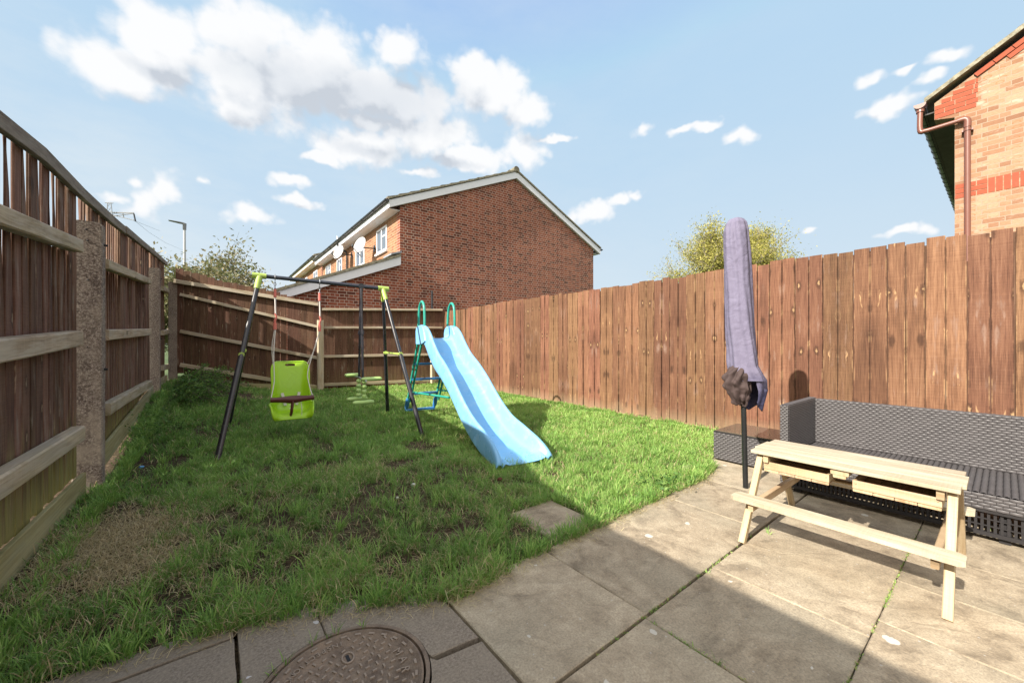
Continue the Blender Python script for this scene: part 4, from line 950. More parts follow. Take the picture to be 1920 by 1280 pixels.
# ------------------------------------------------------------------ picnic bench
bn = thing('picnic_bench', (2.58, .5, 0), "child's pale pine picnic table with attached benches and two trays, standing on the paving", 'picnic table')
VL, VR2 = .90, .10
b = MB(); n = 4; w = (2.79-2.41)/n
for i in range(n):
    u = 2.41+w*(i+.5)
    b.plank((u, VR2+(.012 if i in (0, n-1) else 0), .443), (u, VL-(.012 if i in (0, n-1) else 0), .443), (1,0,0), w-.0012, .018, rnd=.1+.21*i, ch=.0025)
b.build('tabletop', 'pine_top', bn)
def leg2(u0, u1, v, z1=.432):
    b = MB(); b.plank((u0, v, 0), (u1, v, z1), (0,1,0), .030, .034, ch=.003); b.build('leg', 'pine', bn)
for v in (.855, .135): leg2(2.205, 2.475, v); leg2(2.985, 2.725, v)
for v, s_ in ((.855-.034, 1), (.135+.034, 1)):
    b = MB(); b.plank((2.225, v, .195), (2.965, v, .195), (0,0,1), .044, .024, ch=.003); b.build('bench_support', 'pine', bn)
    b = MB(); b.plank((2.43, v, .412), (2.77, v, .412), (0,0,1), .042, .024, ch=.003); b.build('top_cleat', 'pine', bn)
def seat_(u, z=.226):
    b = MB(); c = .018
    prof = [(u-.052, VR2+c-.01), (u-.052+c, VR2-.01), (u+.052-c, VR2-.01), (u+.052, VR2+c-.01), (u+.052, VL-c+.015), (u+.052-c, VL+.015), (u-.052+c, VL+.015), (u-.052, VL-c+.015)]
    at = [(.37, p[0], p[1]) for p in prof]
    b.add([(p[0], p[1], z-.009) for p in prof]+[(p[0], p[1], z+.009) for p in prof], [tuple(range(7,-1,-1)), tuple(range(8,16))]+[(i,(i+1)%8,8+(i+1)%8,8+i) for i in range(8)], at*2)
    b.build('bench_seat', 'pine_top', bn)
seat_(2.252); seat_(2.94)
for va, vb in ((.545, .835), (.165, .455)):
    b = MB()
    b.plank((2.452, va, .372), (2.452, vb, .372), (0,0,1), .040, .012, ch=.002); b.plank((2.745, va, .372), (2.745, vb, .372), (0,0,1), .040, .012, ch=.002)
    for v in (va+.006, vb-.006): b.plank((2.459, v, .372), (2.738, v, .372), (0,0,1), .040, .012, ch=.002)
    m_ = 4
    for i in range(m_): b.plank((2.447, va+(vb-va)*(i+.5)/m_, .345), (2.75, va+(vb-va)*(i+.5)/m_, .345), (0,1,0), (vb-va)/m_-.002, .012, ch=.002)
    for v in (va+.012, vb-.012): b.ball((2.4455, v, .378), .0035, 8, 5)
    b.build('tray', 'pine', bn)
b = MB(); b.plank((2.425, .50, .418), (2.77, .50, .418), (0,1,0), .07, .022, ch=.003); b.plank((2.425, .50, .40), (2.77, .50, .40), (0,1,0), .05, .016, ch=.003); b.build('top_cleat', 'pine', bn)
b = MB(); b.plank((2.60, .17, .33), (2.60, .83, .33), (1,0,0), .05, .01, ch=.002); b.build('tray_runner', 'pine', bn)

# ------------------------------------------------------------------ woven furniture
def weave(b, O, A, Bv, w, h, su=.030, sv=.0125, amp=.0032, vert=False):
    O, A, Bv = Vector(O), Vector(A), Vector(Bv); N = A.cross(Bv).normalized()
    nr = max(1, int(round(h/sv))); sv = h/nr; nc = max(1, int(round(w/su))); su = w/nc
    for r in range(nr):
        off = .5 if r % 2 else 0
        for c in range(-1, nc):
            x0 = (c+off)*su; x1 = x0+su
            if x1 <= 0.001 or x0 >= w-.001: continue
            vs = []; rr = random.random()
            for i in range(6):
                k = i/5; x = min(w, max(0, x0+.02*su+(su*.96)*k)); z = amp*math.sin(math.pi*k)
                for j, (jj, zz) in enumerate(((.06, -.0008), (.3, .0010), (.7, .0010), (.94, -.0008))):
                    vs.append(O+A*x+Bv*((r+jj)*sv)+N*(z+zz))
            b.add(vs, [(i*4+j, (i+1)*4+j, (i+1)*4+j+1, i*4+j+1) for i in range(5) for j in range(3)], [(rr,0,0)]*len(vs), True)
sf = thing('rattan_sofa', (3.6, 0, 0), 'long black woven rattan sofa without cushions in front of the right fence', 'sofa')
SU0, SU1, SV0, SV1 = 3.24, 3.87, 1.0, -1.15
b = MB(); b.box((SU1+.003, SV1, .10), (SU1+.05, SV0-.003, .600)); b.build('back_core', 'wicker_dark', sf)
b = MB(); weave(b, (SU1, SV0-.045, .26), (0,-1,0), (0,0,1), SV0-.045-SV1, .345, .037, .0155, .005); weave(b, (SU1, SV0, .6035), (0,-1,0), (1,0,0), SV0-SV1, .05, .034, .0125); b.build('backrest', 'wicker', sf)
b = MB(); b.box((SU0+.003, SV0-.045, .03), (SU1+.047, SV0-.003, .606)); b.build('arm_core', 'wicker_dark', sf)
b = MB(); weave(b, (SU0+.003, SV0-.049, .26), (1,0,0), (0,0,1), SU1-SU0-.003, .35, .022, .0125, .0026); weave(b, (SU0, SV0, .03), (0,-1,0), (0,0,1), .048, .58, .024, .0125)
weave(b, (SU1+.05, SV0, .06), (-1,0,0), (0,0,1), SU1+.05-SU0, .55, .03, .0125); weave(b, (SU0, SV0, .611), (0,-1,0), (1,0,0), .048, SU1+.05-SU0, .024, .0125); b.build('armrest', 'wicker', sf)
b = MB(); b.box((SU0+.003, SV1, .155), (SU1, SV0-.05, .252)); b.build('seat_core', 'wicker_dark', sf)
b = MB(); weave(b, (SU0-.001, SV0-.046, .172), (0,-1,0), (0,0,1), SV0-.046-SV1, .082, .042, .0165, .005); b.build('seat_front', 'wicker', sf)
b = MB(); v = SV0-.05                                # seat top: broad ribs running front to back
while v > SV1:
    nn = 16
    b.loft([[(SU0+(SU1-SU0)*i/nn, v-x, .254+z+.0012*math.sin(i*2.1+v*300)) for x, z in ((.001,-.004),(.006,.004),(.013,.0062),(.020,.004),(.0255,-.004))] for i in range(nn+1)], closed=False, caps=False); v -= .0262
b.build('seat', 'wicker', sf)
b = MB(); v = SV0-.06
while v > SV1: b.box((SU0+.02, v-.011, .045), (SU0+.026, v, .172)); v -= .022
b.box((SU0+.012, SV1, .03), (SU0+.032, SV0-.04, .05)); 
for z in (.08, .115): b.box((SU0+.018, SV1, z), (SU0+.028, SV0-.04, z+.006))
b.build('skirt', 'wicker_dark', sf)
for v in (SV0-.09, .0, -1.0):
    for u in (SU0+.06, SU1-.03): b = MB(); b.box((u-.02, v-.02, 0), (u+.02, v+.02, .16)); b.build('leg', 'wicker_dark', sf)
rt = thing('rattan_side_table', (3.84, 1.38, 0), 'low black woven rattan side table with glass top beside the sofa and the lawn edge', 'side table')
q0, q1, w0, w1 = 3.60, 4.08, 1.085, 1.63
b = MB(); b.box((q0+.004, w0+.004, .015), (q1-.004, w1-.004, .247)); b.build('core', 'wicker_dark', rt)
b = MB(); weave(b, (q0, w1, .018), (0,-1,0), (0,0,1), w1-w0, .232, .038, .0165, .005); weave(b, (q0, w0, .018), (1,0,0), (0,0,1), q1-q0, .232, .038, .0165, .005); weave(b, (q1, w1, .018), (-1,0,0), (0,0,1), q1-q0, .232, .038, .0165, .005); b.build('woven_sides', 'wicker', rt)
b = MB(); b.box((q0-.002, w0-.002, .250), (q1+.002, w1+.002, .264)); b.build('top_frame', 'wicker_dark', rt)
b = MB(); b.box((q0+.008, w0+.006, .2645), (q1-.006, w1-.008, .2705)); b.build('glass_top', 'glass_top', rt)

# ------------------------------------------------------------------ covered parasol
pb = G(1398, 914); P0 = Vector((pb[0], pb[1], 0)); YP = F*H0/(914-HY); P1 = Vector(PD(1379, 410, YP))
um = thing('parasol', P0, 'closed parasol in a faded lilac cover on a black pole behind the pine table', 'parasol')
axp = (P1-P0).normalized(); rx_ = Vector((CA, -SA, 0)); ry_ = Vector((SA, CA, 0))
def pp_(z): return P0+axp*(z/axp.z)+rx_*.012*math.sin(z*2.2)
b = MB(); b.tube([P0, pp_(.9)], .0175, 14); b.build('pole', 'umbrella_pole', um)
def crossz(px, y_): return H0+(HY-y_)/F*YP
sec = [(408,1381,1),(409,1381,6),(412,1380,12),(419,1380,17),(432,1380,20),(460,1381,21),(500,1382,21.5),(560,1385,22),(610,1387,22.8),(650,1390,23),(685,1393,24),(700,1399,27),(712,1403,28)]
ppm = F/YP; secs = []
K = 72
def fold(a, z): return .06*math.sin(a*5+z*2)+.045*math.sin(a*11+z*5+2*mn.noise(Vector((z*3, a, 0))))+.07*mn.noise(Vector((math.cos(a)*1.3, math.sin(a)*1.3, z*3)))+.05*mn.noise(Vector((math.cos(a)*2.6, math.sin(a)*2.6, z*9+a)))
fine_ = []
for i in range(len(sec)-1):
    for k in range(5):
        q = k/5; fine_.append(tuple(sec[i][j]*(1-q)+sec[i+1][j]*q for j in range(3)))
fine_.append(sec[-1])
for (y_, cx, hw_) in fine_:
    z = crossz(0, y_); c = Vector(PD(cx, y_, YP)); amp = min(1, hw_/18)
    secs.append([tuple(c+(rx_*math.cos(a)+ry_*math.sin(a))*(hw_/ppm*(1+fold(a, z)*amp))) for a in np.linspace(0, 2*math.pi, K+1)[:-1]])
b = MB(); b.loft(secs, caps=True)
cov = b.build('cover', 'cover_cloth', um)
b = MB()                                            # open skirt of the cover, pulled to the right
ks = []
for (y_, cx, hw_, dz) in ((696,1396,26,0),(712,1402,29,0),(730,1407,26,0),(748,1410,20,0),(765,1411,15,0)):
    row_ = []
    for a in np.linspace(-1.55, 2.6, 30):
        rr = hw_/ppm*(1+.10*math.sin(a*7+y_*.05)); c = Vector(PD(cx, y_, YP)); row_.append(tuple(c+(rx_*math.cos(a)+ry_*math.sin(a)*.8)*rr+Vector((0,0,(.018*math.sin(a*3) if y_ > 750 else 0)))))
    ks.append(row_)
b.loft(ks, closed=False, caps=False); o = b.build('cover_skirt', 'cover_cloth', um); so = o.modifiers.new('s', 'SOLIDIFY'); so.thickness = .003
b = MB(); fs_ = []                                  # pleated canopy fabric hanging out below the cover
for (y_, cx, hw_) in ((684,1392,17),(692,1389,22),(700,1384,25),(710,1382,26),(722,1383,25),(734,1385,22),(744,1387,18),(752,1389,14),(757,1391,7)):
    c = Vector(PD(cx, y_, YP-.03)); row_ = []
    for a in np.linspace(0, 2*math.pi, 73)[:-1]:
        rr = hw_*.80/ppm*(1+.34*abs(math.sin(a*4+y_*.035))-.12+.10*math.sin(a*9+y_*.09)+.12*mn.noise(Vector((math.cos(a)*2, math.sin(a)*2, y_*.06))))
        row_.append(tuple(c+rx_*math.cos(a)*rr+ry_*math.sin(a)*rr*.75+Vector((0, 0, .016*math.sin(a*3+1)*(y_ > 715)+.010*math.sin(a*8)))))
    fs_.append(row_)
ff = []
for i in range(len(fs_)-1):
    for k in range(5):
        q_ = k/5; row_ = []
        for n_a, (p_, q2) in enumerate(zip(fs_[i], fs_[i+1])):
            v_ = Vector(p_).lerp(Vector(q2), q_); cc_ = P0+Vector((0, 0, v_.z)); o_ = (v_-cc_); o_.z = 0; aa = 2*math.pi*n_a/72
            row_.append(tuple(v_+o_.normalized()*(.0045*math.sin(v_.z*70+4.0*math.sin(aa*2+1)+2*aa)+.020*mn.noise(Vector((math.cos(aa)*2.2, math.sin(aa)*2.2, v_.z*20)))+.008*mn.noise(Vector((math.cos(aa)*6, math.sin(aa)*6, v_.z*45))))))
        ff.append(row_)
b.loft(ff)
b.build('folded_canopy', 'canopy_brown', um)

# ------------------------------------------------------------------ beyond the fences
q = PD(346, 420, 21); lp = thing('street_lamp', (q[0], q[1], 0), 'grey street lamp with one flat lantern arm beyond the left fence', 'street lamp')
b = MB(); b.tube([(q[0], q[1], 0), (q[0], q[1], 4), (q[0], q[1], q[2]-.25)], [.09, .07, .055], 12); b.build('column', 'galvanised', lp)
b = MB(); b.tube([(q[0], q[1], q[2]-.32), (q[0], q[1], q[2]+.03)], [.075, .085], 12); e = Vector(PD(316, 414, 20.6)); q = Vector(q)
dd = (e-q).normalized(); nn_ = dd.cross(Vector((0,0,1))).normalized(); secs = []
for k, (w, h_) in enumerate(((.06,.05),(.10,.055),(.13,.05),(.15,.035),(.15,.028),(.12,.015))):
    c = q+dd*((e-q).length*k/5)+Vector((0,0,.02)); secs.append([tuple(c+nn_*(w*math.cos(a))+Vector((0,0,h_*math.sin(a)))) for a in np.linspace(0, 2*math.pi, 13)[:-1]])
b.loft(secs); b.build('lantern', 'lamp_grey', lp)

py = thing('pylon', PD(206, 640, 120), 'distant steel lattice electricity pylon with one crossarm showing over the left fence', 'pylon')
def P3(px, y_, dY=0): return Vector(PD(px, y_, 120+dY))
b = MB()
for y0, y1 in ((380,388),(388,400),(400,420),(420,450),(450,500)):
    for sx in (-1, 1):
        for dY in (-1, 1):
            w0_, w1_ = 1.5+(y0-380)*.055, 1.5+(y1-380)*.055
            b.tube([P3(205+sx*w0_*2, y0, dY*w0_*.35), P3(205+sx*w1_*2, y1, dY*w1_*.35)], .10, 4)
            b.tube([P3(205+sx*w0_*2, y0, dY*w0_*.35), P3(205-sx*w1_*2, y1, dY*w1_*.35)], .06, 4)
b.build('tower', 'lamp_grey', py)
b = MB()
for (xa, ya, xb_, yb_) in ((197,380,212,381),(205,398,251,399),(208,406,251,400),(212,400,251,399),(208,402,251,413),(230,399,232,408)): b.tube([P3(xa, ya), P3(xb_, yb_)], .13, 4)
b.build('crossarm', 'lamp_grey', py)
b = MB(); b.tube([P3(251, 401), P3(254, 415)], .22, 6); b.build('insulator', 'gutter_dark', py)
b = MB(); b.tube([P3(254, 415), P3(280, 436, 30), P3(310, 455, 80), P3(345, 470, 180)], .05, 4); b.tube([P3(251, 413), P3(262, 418, 20), P3(300, 433, 90)], .05, 4); b.build('wire', 'wire', py)

def leaf_quads(pts, size, rs_, up=.3, rnds=None):
    n = len(pts); P = np.array(pts); nrm = rs_.normal(size=(n, 3)); nrm[:, 2] += up; nrm /= np.linalg.norm(nrm, axis=1)[:, None]
    t1 = np.cross(nrm, rs_.normal(size=(n, 3))); t1 /= np.linalg.norm(t1, axis=1)[:, None]; t2 = np.cross(nrm, t1)
    s_ = size*(.6+.8*rs_.random(n))[:, None]
    V = np.stack([P-t1*s_, P+t2*s_*.45, P+t1*s_, P-t2*s_*.45], 1).reshape(-1, 3)
    return V, np.arange(4*n).reshape(-1, 4), np.repeat(rnds if rnds is not None else rs_.random(n), 4)
def npmesh(name, V, Fq, rnd, mat, parent=None, loc=(0,0,0)):
    o0 = np.array(ORG.get(parent.name) if parent else loc)
    me = bpy.data.meshes.new(name); nF, k = Fq.shape
    me.vertices.add(len(V)); me.vertices.foreach_set('co', (V-o0).astype(np.float32).ravel())
    me.loops.add(nF*k); me.loops.foreach_set('vertex_index', Fq.astype(np.int32).ravel())
    me.polygons.add(nF); me.polygons.foreach_set('loop_start', np.arange(0, nF*k, k, dtype=np.int32))
    at = me.attributes.new('rnd', 'FLOAT', 'POINT'); at.data.foreach_set('value', rnd.astype(np.float32))
    me.polygons.foreach_set('use_smooth', np.ones(nF, dtype=bool)); me.update(calc_edges=True); me.validate(); me.materials.append(MATS[mat])
    o = bpy.data.objects.new(name, me); C.objects.link(o)
    if parent: o.parent = parent
    else: o.location = tuple(o0)
    return o
def branching(b, p, d, L, r, depth, rs_, tips, spread=.5, ratio=.72, kids=3, upb=.15):
    n = 3; pts = [p]; q = p.copy(); dd = d.copy()
    for i in range(n):
        dd = (dd+Vector(rs_.normal(size=3))*.12+Vector((0,0,upb*.3))).normalized(); q = q+dd*(L/n); pts.append(q.copy())
        if depth <= 1: tips.append((q.copy(), dd.copy()))
    b.tube(pts, [r, r*.85, r*.7, r*.55], 5 if depth > 2 else 3)
    if depth == 0: return
    for i in range(kids):
        k = rs_.integers(1, n+1); st = pts[k]
        nd = (dd+Vector(rs_.normal(size=3))*spread+Vector((0,0,upb))).normalized()
        branching(b, st, nd, L*ratio*(.8+.4*rs_.random()), r*.55, depth-1, rs_, tips, spread, ratio, kids, upb)
def tree(name, base, h, r0, leafm, barkm, nl, lsize, label, cat, seed, depth=4, kids=4, spread=.5, trunk=.35, group=None, jitter=.25, L0=None, ratio=.72, upb=.15):
    rs_ = np.random.default_rng(seed); tr = thing(name, base, label, cat, group); B_ = Vector(base)
    b = MB(); b.tube([B_, B_+Vector((.05,0,h*trunk*.5)), B_+Vector((0,.05,h*trunk))], [r0, r0*.85, r0*.8], 8); b.build('trunk', barkm, tr)
    b = MB(); tips = []
    for i in range(9):
        a = i*.698+rs_.random()*.4; dv = Vector((math.cos(a)*spread*1.1, math.sin(a)*spread*1.1, .9)).normalized()
        branching(b, B_+Vector((0,0,h*trunk*(.75+.25*rs_.random()))), dv, L0 or h*.28, r0*.5, depth, rs_, tips, spread, ratio, kids, upb)
    b.build('branches', barkm, tr)
    idx = rs_.integers(0, len(tips), nl); P = np.array([tips[i][0] for i in idx])+rs_.normal(size=(nl, 3))*jitter
    clump = np.array([mn.noise(Vector(p)*1.1) for p in P]); keep = clump > -.5; P = P[keep]
    V, Fq, rr = leaf_quads(P, lsize, rs_); npmesh('crown', V, Fq, rr, leafm, tr); return tr
q = PD(1378, 640, 24); tree('tree', (q[0], q[1], 0), 9.3, .30, 'leaf_yellow', 'bark_grey', 75000, .055, 'bare branched tree with sparse yellow spring leaves behind the parasol', 'tree', 3, depth=4, kids=4, spread=.42, trunk=.30, L0=2.6, ratio=.66, jitter=.24)
q = PD(1580, 640, 27); tree('tree', (q[0], q[1], 0), 7.4, .14, 'leaf_dark', 'bark', 900, .10, 'small dark green treetop just showing over the fence right of the parasol', 'tree', 8, depth=3, kids=3, spread=.5, trunk=.5, L0=1.4, jitter=.12)
q = PD(1275, 640, 16); tree('shrub', (q[0], q[1], 0), 4.0, .10, 'leaf_weed', 'bark', 900, .07, 'low bright green treetop over the fence left of the parasol', 'shrub', 5, depth=3, kids=3, spread=.5, trunk=.4, L0=1.0, jitter=.12)
q = PD(380, 640, 12.5); tree('shrub', (q[0], q[1], 0), 4.2, .10, 'leaf_shrub', 'bark', 60000, .058, 'wide evergreen bush with brownish green leaves beyond the left end of the back fence', 'shrub', 21, depth=4, kids=4, spread=.85, trunk=.30, L0=1.22, ratio=.73, jitter=.17, upb=.02)

# creeping shrub in the far left corner and small weeds
cs = thing('creeping_shrub', (-.35, 8.3, .25), 'low spreading dark green shrub at the foot of the left fence', 'shrub')
rs_ = np.random.default_rng(5); b = MB(); P = []
for i in range(150):
    a = rs_.random()*2*math.pi; p = Vector((-.52+.25*rs_.random(), 7.0+2.6*rs_.random(), 0)); p.z = gz(p.x, p.y)
    L = .25+.45*rs_.random(); d = Vector((.9*abs(math.cos(a))+.1, .9*math.sin(a), .35+.75*rs_.random())); pts = [p.copy()]
    for k in range(7):
        p = p+d*(L/6); d.z -= .20; d += Vector(rs_.normal(size=3))*.08; pts.append(p.copy())
        for j in range(9): P.append(p+Vector(rs_.normal(size=3))*.028)
    b.tube(pts, [.004]*8, 3)
b.build('stems', 'bark', cs); V, Fq, rr = leaf_quads(P, .020, rs_, .8); npmesh('foliage', V, Fq, rr, 'leaf_weed', cs)
def weed(u, v, n, s_, label, name='weed', h=.05, r=.07, ps=1):
    w = thing(name, (u, v, gz(u, v)), label, 'weed'); rs_ = np.random.default_rng(int(abs(u*1000+v*77)))
    P = [Vector((u+rs_.normal()*r, v+rs_.normal()*r, gz(u, v)+abs(rs_.normal())*h)) for _ in range(n)]
    V, Fq, rr = leaf_quads(P, s_, rs_, 1.2); npmesh('leaves', V, Fq, rr, 'leaf_weed', w)
weed(-.45, 5.6, 420, .017, 'patch of small leaved weeds against the left fence beyond the first concrete post', h=.13, r=.16)
weed(*G(1225, 915), 160, .016, 'clump of round leaved weeds at the lawn edge by the paving')
weed(*G(1262, 905), 90, .015, 'smaller leafy weed clump in the sunny lawn edge nearer the side table')
for (px, py_, r_, mat, lab, nm, cat, g_) in ((937, 903, .022, 'clod', 'reddish brown clod lying in the shaded lawn below the slide', 'clod', 'clod of earth', None), (265, 878, .016, 'blue_scrap', 'scrap of blue litter in the grass past the first concrete post', 'litter', 'litter', None),
        (775, 912, .017, 'pebble', 'white pebble lying in the middle of the shaded grass', 'pebble', 'pebble', None), (745, 935, .01, 'pebble', 'tiny pale stone in the grass left of the white pebble', 'pebble', 'pebble', None)):
    a = G(px, py_); b = MB(); ctr_ = Vector((a[0], a[1], r_*.9)); secs = []
    for i in range(9):
        th = math.pi*i/8; secs.append([tuple(ctr_+Vector((math.sin(th)*math.cos(p_), math.sin(th)*math.sin(p_)*.8, -math.cos(th)*.7))*r_*(1+.45*mn.noise(Vector((math.cos(p_)*1.5*math.sin(th), math.sin(p_)*1.5*math.sin(th), math.cos(th)*1.5+px))))) for p_ in np.linspace(0, 2*math.pi, 15)[:-1]])
    b.loft(secs, caps=False); tag(b.build(nm, mat, loc=(a[0], a[1], 0)), lab, cat)

# ------------------------------------------------------------------ grass
def vnoise(u, v, f, seed):
    r = np.random.default_rng(seed); T = r.random((256, 256)); x = u*f+100; y = v*f+100; xi = np.floor(x).astype(int); yi = np.floor(y).astype(int); fx = x-xi; fy = y-yi; fx = fx*fx*(3-2*fx); fy = fy*fy*(3-2*fy)
    g_ = lambda a, c: T[a % 256, c % 256]
    return (g_(xi, yi)*(1-fx)+g_(xi+1, yi)*fx)*(1-fy)+(g_(xi, yi+1)*(1-fx)+g_(xi+1, yi+1)*fx)*fy
BARE = [(-.46,2.95,.26,.40,.95), (*G(245,1065),.16,.16,.9), (*G(660,965),.11,.10,.8), (*G(500,940),.16,.14,.6), (*G(855,995),.12,.10,.7), (*G(760,1060),.14,.10,.5), (*G(600,1020),.12,.10,.4), (*G(795,840),.20,.22,.75), (*G(735,870),.16,.2,.5), (*G(650,800),.25,.3,.35), (*G(900,830),.12,.25,.7),
        (*G(430,760),.5,.5,1.1), (*G(240,870),.14,.35,1.0), (*G(830,1000),.1,.1,.5), (*G(960,930),.07,.08,.5), (*G(620,880),.2,.2,.35), (*G(1080,760),.1,.2,.3), (-.62,1.9,.12,.9,.5), (*G(330,1130),.14,.08,.7), (*G(550,1060),.08,.07,.6), (*G(730,905),.08,.1,.4),(*G(380,980),.15,.12,.4),(*G(1045,970),.0+.22,.22,.0)]
def bare(u, v):
    u = u+.16*(vnoise(u, v, 7, 31)-.5)+.05*(vnoise(u, v, 25, 32)-.5); v = v+.16*(vnoise(u, v, 7, 33)-.5)+.05*(vnoise(u, v, 25, 34)-.5)
    s_ = np.zeros_like(u)
    for (a, c, ra, rc, k) in BARE: s_ = np.maximum(s_, k*np.exp(-(((u-a)/ra)**2+((v-c)/rc)**2)**1.5))
    return s_
EV = np.array([edge_v(x) for x in np.linspace(-1, 5, 241)]); EU = np.linspace(-1, 5, 241)
def gzv(u, v):
    s = lambda x, a, b_: (lambda t_: t_*t_*(3-2*t_))(np.clip((x-a)/(b_-a), 0, 1)); return .30*s(v, 4.2, 8.6)*s(-u, -1.6, .7)
def inlawn(u, v, m_=0):
    e = np.interp(u, EU, EV)+.02*(vnoise(u, v, 9, 3)-.5)+m_
    bk = np.where(u < 1.89, 10.2-.302*(u+.66), 9.43-.148*(u-1.89))
    st = (u > 1.47) & (u < 1.79) & (v > 1.47) & (v < 1.87)
    tb = (u > 3.58) & (v < 1.65)
    return (v > e) & (v < bk) & (u > -.70) & (u < 4.79) & ~st & ~tb
def blades(N, dmax_pow, hbase, seed, kind='lawn'):
    r = np.random.default_rng(seed)
    u = r.uniform(-.7, 4.8, N*4); v = 1.3+(10.2-1.3)*r.random(N*4)**1.0
    d = np.hypot(u, v); pr = np.clip((1.9/d)**dmax_pow, 0, 1)
    cl = vnoise(u, v, 9, 1)*.6+vnoise(u, v, 23, 2)*.4; bl = vnoise(u, v, 2.2, 5); br = bare(u, v)
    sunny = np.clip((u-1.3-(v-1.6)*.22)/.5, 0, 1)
    dens_ = np.clip(.10+1.75*(cl-.40)+.8*(bl-.45)+.45*sunny+.25*np.clip((v-4)/3, 0, 1), .05, 1)*np.clip(1-br*1.25, .02, 1)
    k = inlawn(u, v) & (r.random(N*4) < pr*dens_); u, v, d, cl, bl, br, sunny = (q[k] for q in (u, v, d, cl, bl, br, sunny))
    n = len(u); h = hbase*(.40+.95*r.random(n)**1.4)*(.6+.9*cl)*(1-.55*np.clip(br, 0, 1))
    far = np.clip(d/2.6, 1, 3); h *= 1+.12*(far-1); h *= 1-.25*sunny
    w = (.0019+.0016*r.random(n))*far**.95
    ang = r.random(n)*2*np.pi; ben = (.25+1.1*r.random(n))*(1+.7*(r.random(n) < .25))
    dead = r.random(n) < (.10+.55*np.clip(br, 0, 1)+.35*(1-cl)*(d < 3.6)*(1-sunny)+.12*np.exp(-((v-np.interp(u, EU, EV))/.08)**2))
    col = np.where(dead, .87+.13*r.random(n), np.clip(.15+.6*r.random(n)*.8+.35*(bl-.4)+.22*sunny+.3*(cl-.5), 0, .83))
    return u, v, h, w, ang, ben, col, dead
def tufts(centres, nb, hb, seed, wmul=1, rad=.03):
    r = np.random.default_rng(seed); U_, V_, H_, W_, A_, B_, C_, D_ = [[] for _ in range(8)]
    for (cu, cv_) in centres:
        n = int(nb*(.5+r.random())); a = r.random(n)*2*np.pi; rr = rad*np.sqrt(r.random(n)); H = hb*(.5+.7*r.random()); c0 = .45+.3*r.random()
        U_.append(cu+rr*np.cos(a)); V_.append(cv_+rr*np.sin(a)); H_.append(H*(.5+.6*r.random(n))); dd = math.hypot(cu, cv_)
        W_.append((.0026+.0022*r.random(n))*wmul*max(1, dd/3)); A_.append(a+r.normal(size=n)*.4); B_.append(.25+.9*r.random(n)); C_.append(np.clip(c0+.15*r.normal(size=n), .1, .83)); D_.append(np.zeros(n, bool))
    return [np.concatenate(q) for q in (U_, V_, H_, W_, A_, B_, C_, D_)]
def grow(name, data, label=None):
    u, v, h, w, ang, ben, col, dead = data; n = len(u); z0 = gzv(u, v)-.006+np.where(dead, .016*np.random.default_rng(77).random(n), 0)
    dx, dy = np.cos(ang), np.sin(ang); r = np.random.default_rng(1); tw_ = r.normal(size=n)*.5; sx, sy = -np.sin(ang+tw_), np.cos(ang+tw_)
    lay = np.where(dead, 1.9, 1.0)
    V = []
    for k, (t_, wf) in enumerate(((0, .8), (.4, 1.0), (.75, .7), (1.0, .08))):
        th = ben*lay*t_; 
        hx = h*t_*np.sin(np.minimum(th, 1.75)*.75+.1); hz = h*t_*np.cos(np.minimum(th, 1.75)*.75)
        cx, cy, cz = u+dx*hx, v+dy*hx, z0+hz
        for s_ in (-1, 1): V.append(np.stack([cx+s_*sx*w*wf*.5, cy+s_*sy*w*wf*.5, cz], 1))
    V = np.stack(V, 1).reshape(-1, 3); b0 = np.arange(n)[:, None]*8
    Fq = np.concatenate([b0+np.array([2*k, 2*k+1, 2*k+3, 2*k+2]) for k in range(3)], 0)
    return npmesh(name, V, Fq, np.repeat(col, 8), 'grass')
A1 = blades(620000, 1.15, .058, 42)
r = np.random.default_rng(8); cu = r.uniform(-.65, 4.7, 2600); cv_ = r.uniform(1.45, 9, 2600); dd = np.hypot(cu, cv_)
k = inlawn(cu, cv_, .02) & (r.random(2600) < np.clip((2.2/dd)**1.2, 0, 1)) & (bare(cu, cv_) < .45); A2 = tufts(list(zip(cu[k], cv_[k])), 26, .095, 3)
eu = r.uniform(-.6, 3.5, 260); A3 = tufts([(x, edge_v(x)+.02+.05*abs(r.normal())) for x in eu], 22, .075, 4)
fe = [(4.70+.05*r.random(), y_) for y_ in r.uniform(1.7, 8.8, 240)]+[(-.62+.08*r.random(), y_) for y_ in r.uniform(1.9, 8, 260)]+[(x, back_v(x)-.08-.1*r.random()) for x in r.uniform(1.2, 4.7, 140)]
A4 = tufts(fe, 20, .085, 6)
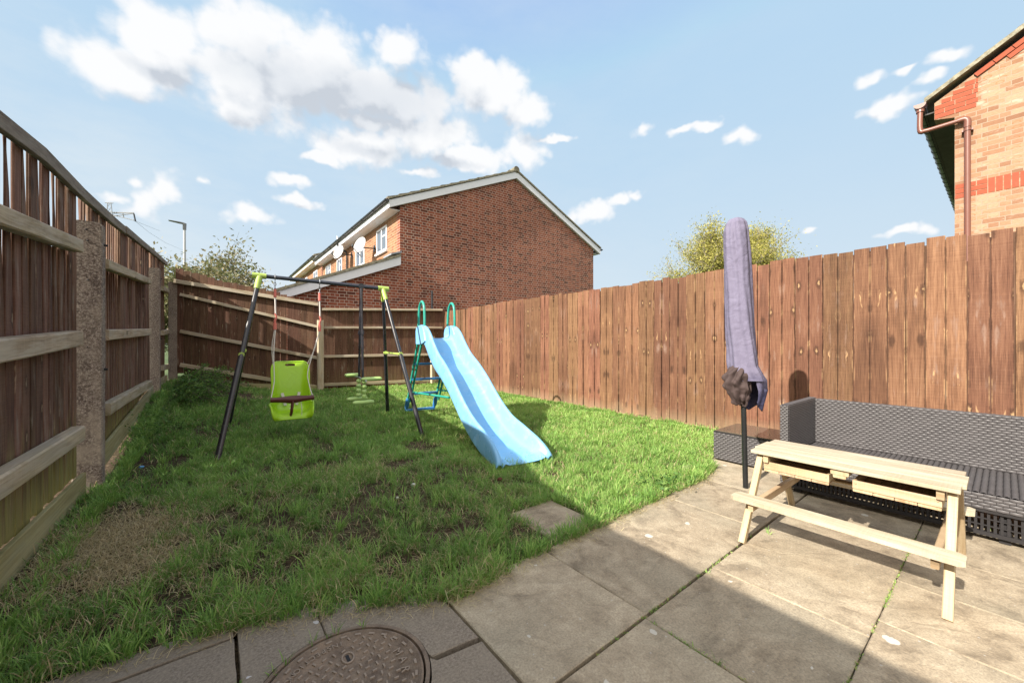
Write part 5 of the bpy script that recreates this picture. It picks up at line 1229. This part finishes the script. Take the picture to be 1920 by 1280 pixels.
# longer growth round feet of swing and ladder, stray blades in paving joints
ft = []
for P_ in (FRt, BR, FL, BL, lleg(-1, 1), lleg(1, 1), SL(0, -.1, 0), SL(-.06, 0, 0), SL(-.05, .2, 0), SL(.1, -.28, 0), SL(-.04,-.22,0)):
    for _ in range(4): ft.append((P_.x+r.normal()*.05, P_.y+r.normal()*.05))
A5 = tufts(ft, 20, .09, 7)
jt = [(MC[0]+.25*math.cos(R(a)), MC[1]+.25*math.sin(R(a))) for a in (84, 88, 62, 128, 122, 133, 100)]+[G(1858, 996), G(1440, 1000), G(1330, 1075), G(1345, 1242), G(1300, 1215), G(1400, 1000)]
A6 = tufts(jt, 6, .045, 9, .7, .012)
js = []                                            # moss and seedlings in the slab joints
for _ in range(260):
    t_ = r.random(); js.append(random.choice([(1.31, .3+.55*t_), (3.263-2.2*t_*.7, .2975), (.3+2.6*t_, .855), (1.86, .3+.5*t_), (.065, .9+.8*t_)]))
js = [p for p in js if mn.noise(Vector((p[0]*5, p[1]*5, 1))) > .05]
A7 = tufts(js, 6, .012, 10, .6, .006)
mj = [(3.0-1.5*x_, .2975+.004*r.normal()) for x_ in r.random(260) if mn.noise(Vector((x_*7, 2, 1))) > -.15]
mj += [(1.315+.003*r.normal(), .32+.4*x_) for x_ in r.random(90)]+[(x_*1.1+1.0, .853+.003*r.normal()) for x_ in r.random(60)]
B7 = tufts(mj, 5, .010, 12, .9, .006); B7[6] = np.clip(.80+.12*r.normal(size=len(B7[6])), .5, .97)
# straw on the bare patches and litter on the paving edge
n = 6500; iu = []; 
cen = (r.random(n) > .8).astype(int); cs_ = [(-.42,2.9,.32,.44), (*G(245,1065),.24,.22)]
su_ = np.array([cs_[i][0] for i in cen])+r.normal(size=n)*np.array([cs_[i][2] for i in cen])*.6; sv_ = np.array([cs_[i][1] for i in cen])+r.normal(size=n)*np.array([cs_[i][3] for i in cen])*.6
m_ = su_ > -.68; su_, sv_ = su_[m_], sv_[m_]; n = len(su_)
A8 = (su_, sv_, .03+.06*r.random(n), .0018+.0018*r.random(n), r.random(n)*6.28, 1.0+.5*r.random(n), .90+.10*r.random(n), np.ones(n, bool))
n = 900; xu = r.uniform(-.5, 3.3, n); xv = np.interp(xu, EU, EV)-abs(r.normal(size=n))*.035
A9 = (xu, xv, .02+.05*r.random(n), .0012+.001*r.random(n), r.random(n)*6.28, 1.6+.2*r.random(n), .88+.12*r.random(n), np.ones(n, bool))
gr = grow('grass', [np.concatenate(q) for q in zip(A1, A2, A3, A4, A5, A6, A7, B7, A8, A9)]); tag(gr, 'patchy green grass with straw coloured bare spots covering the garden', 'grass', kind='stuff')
print('blades', len(gr.data.vertices)//8)
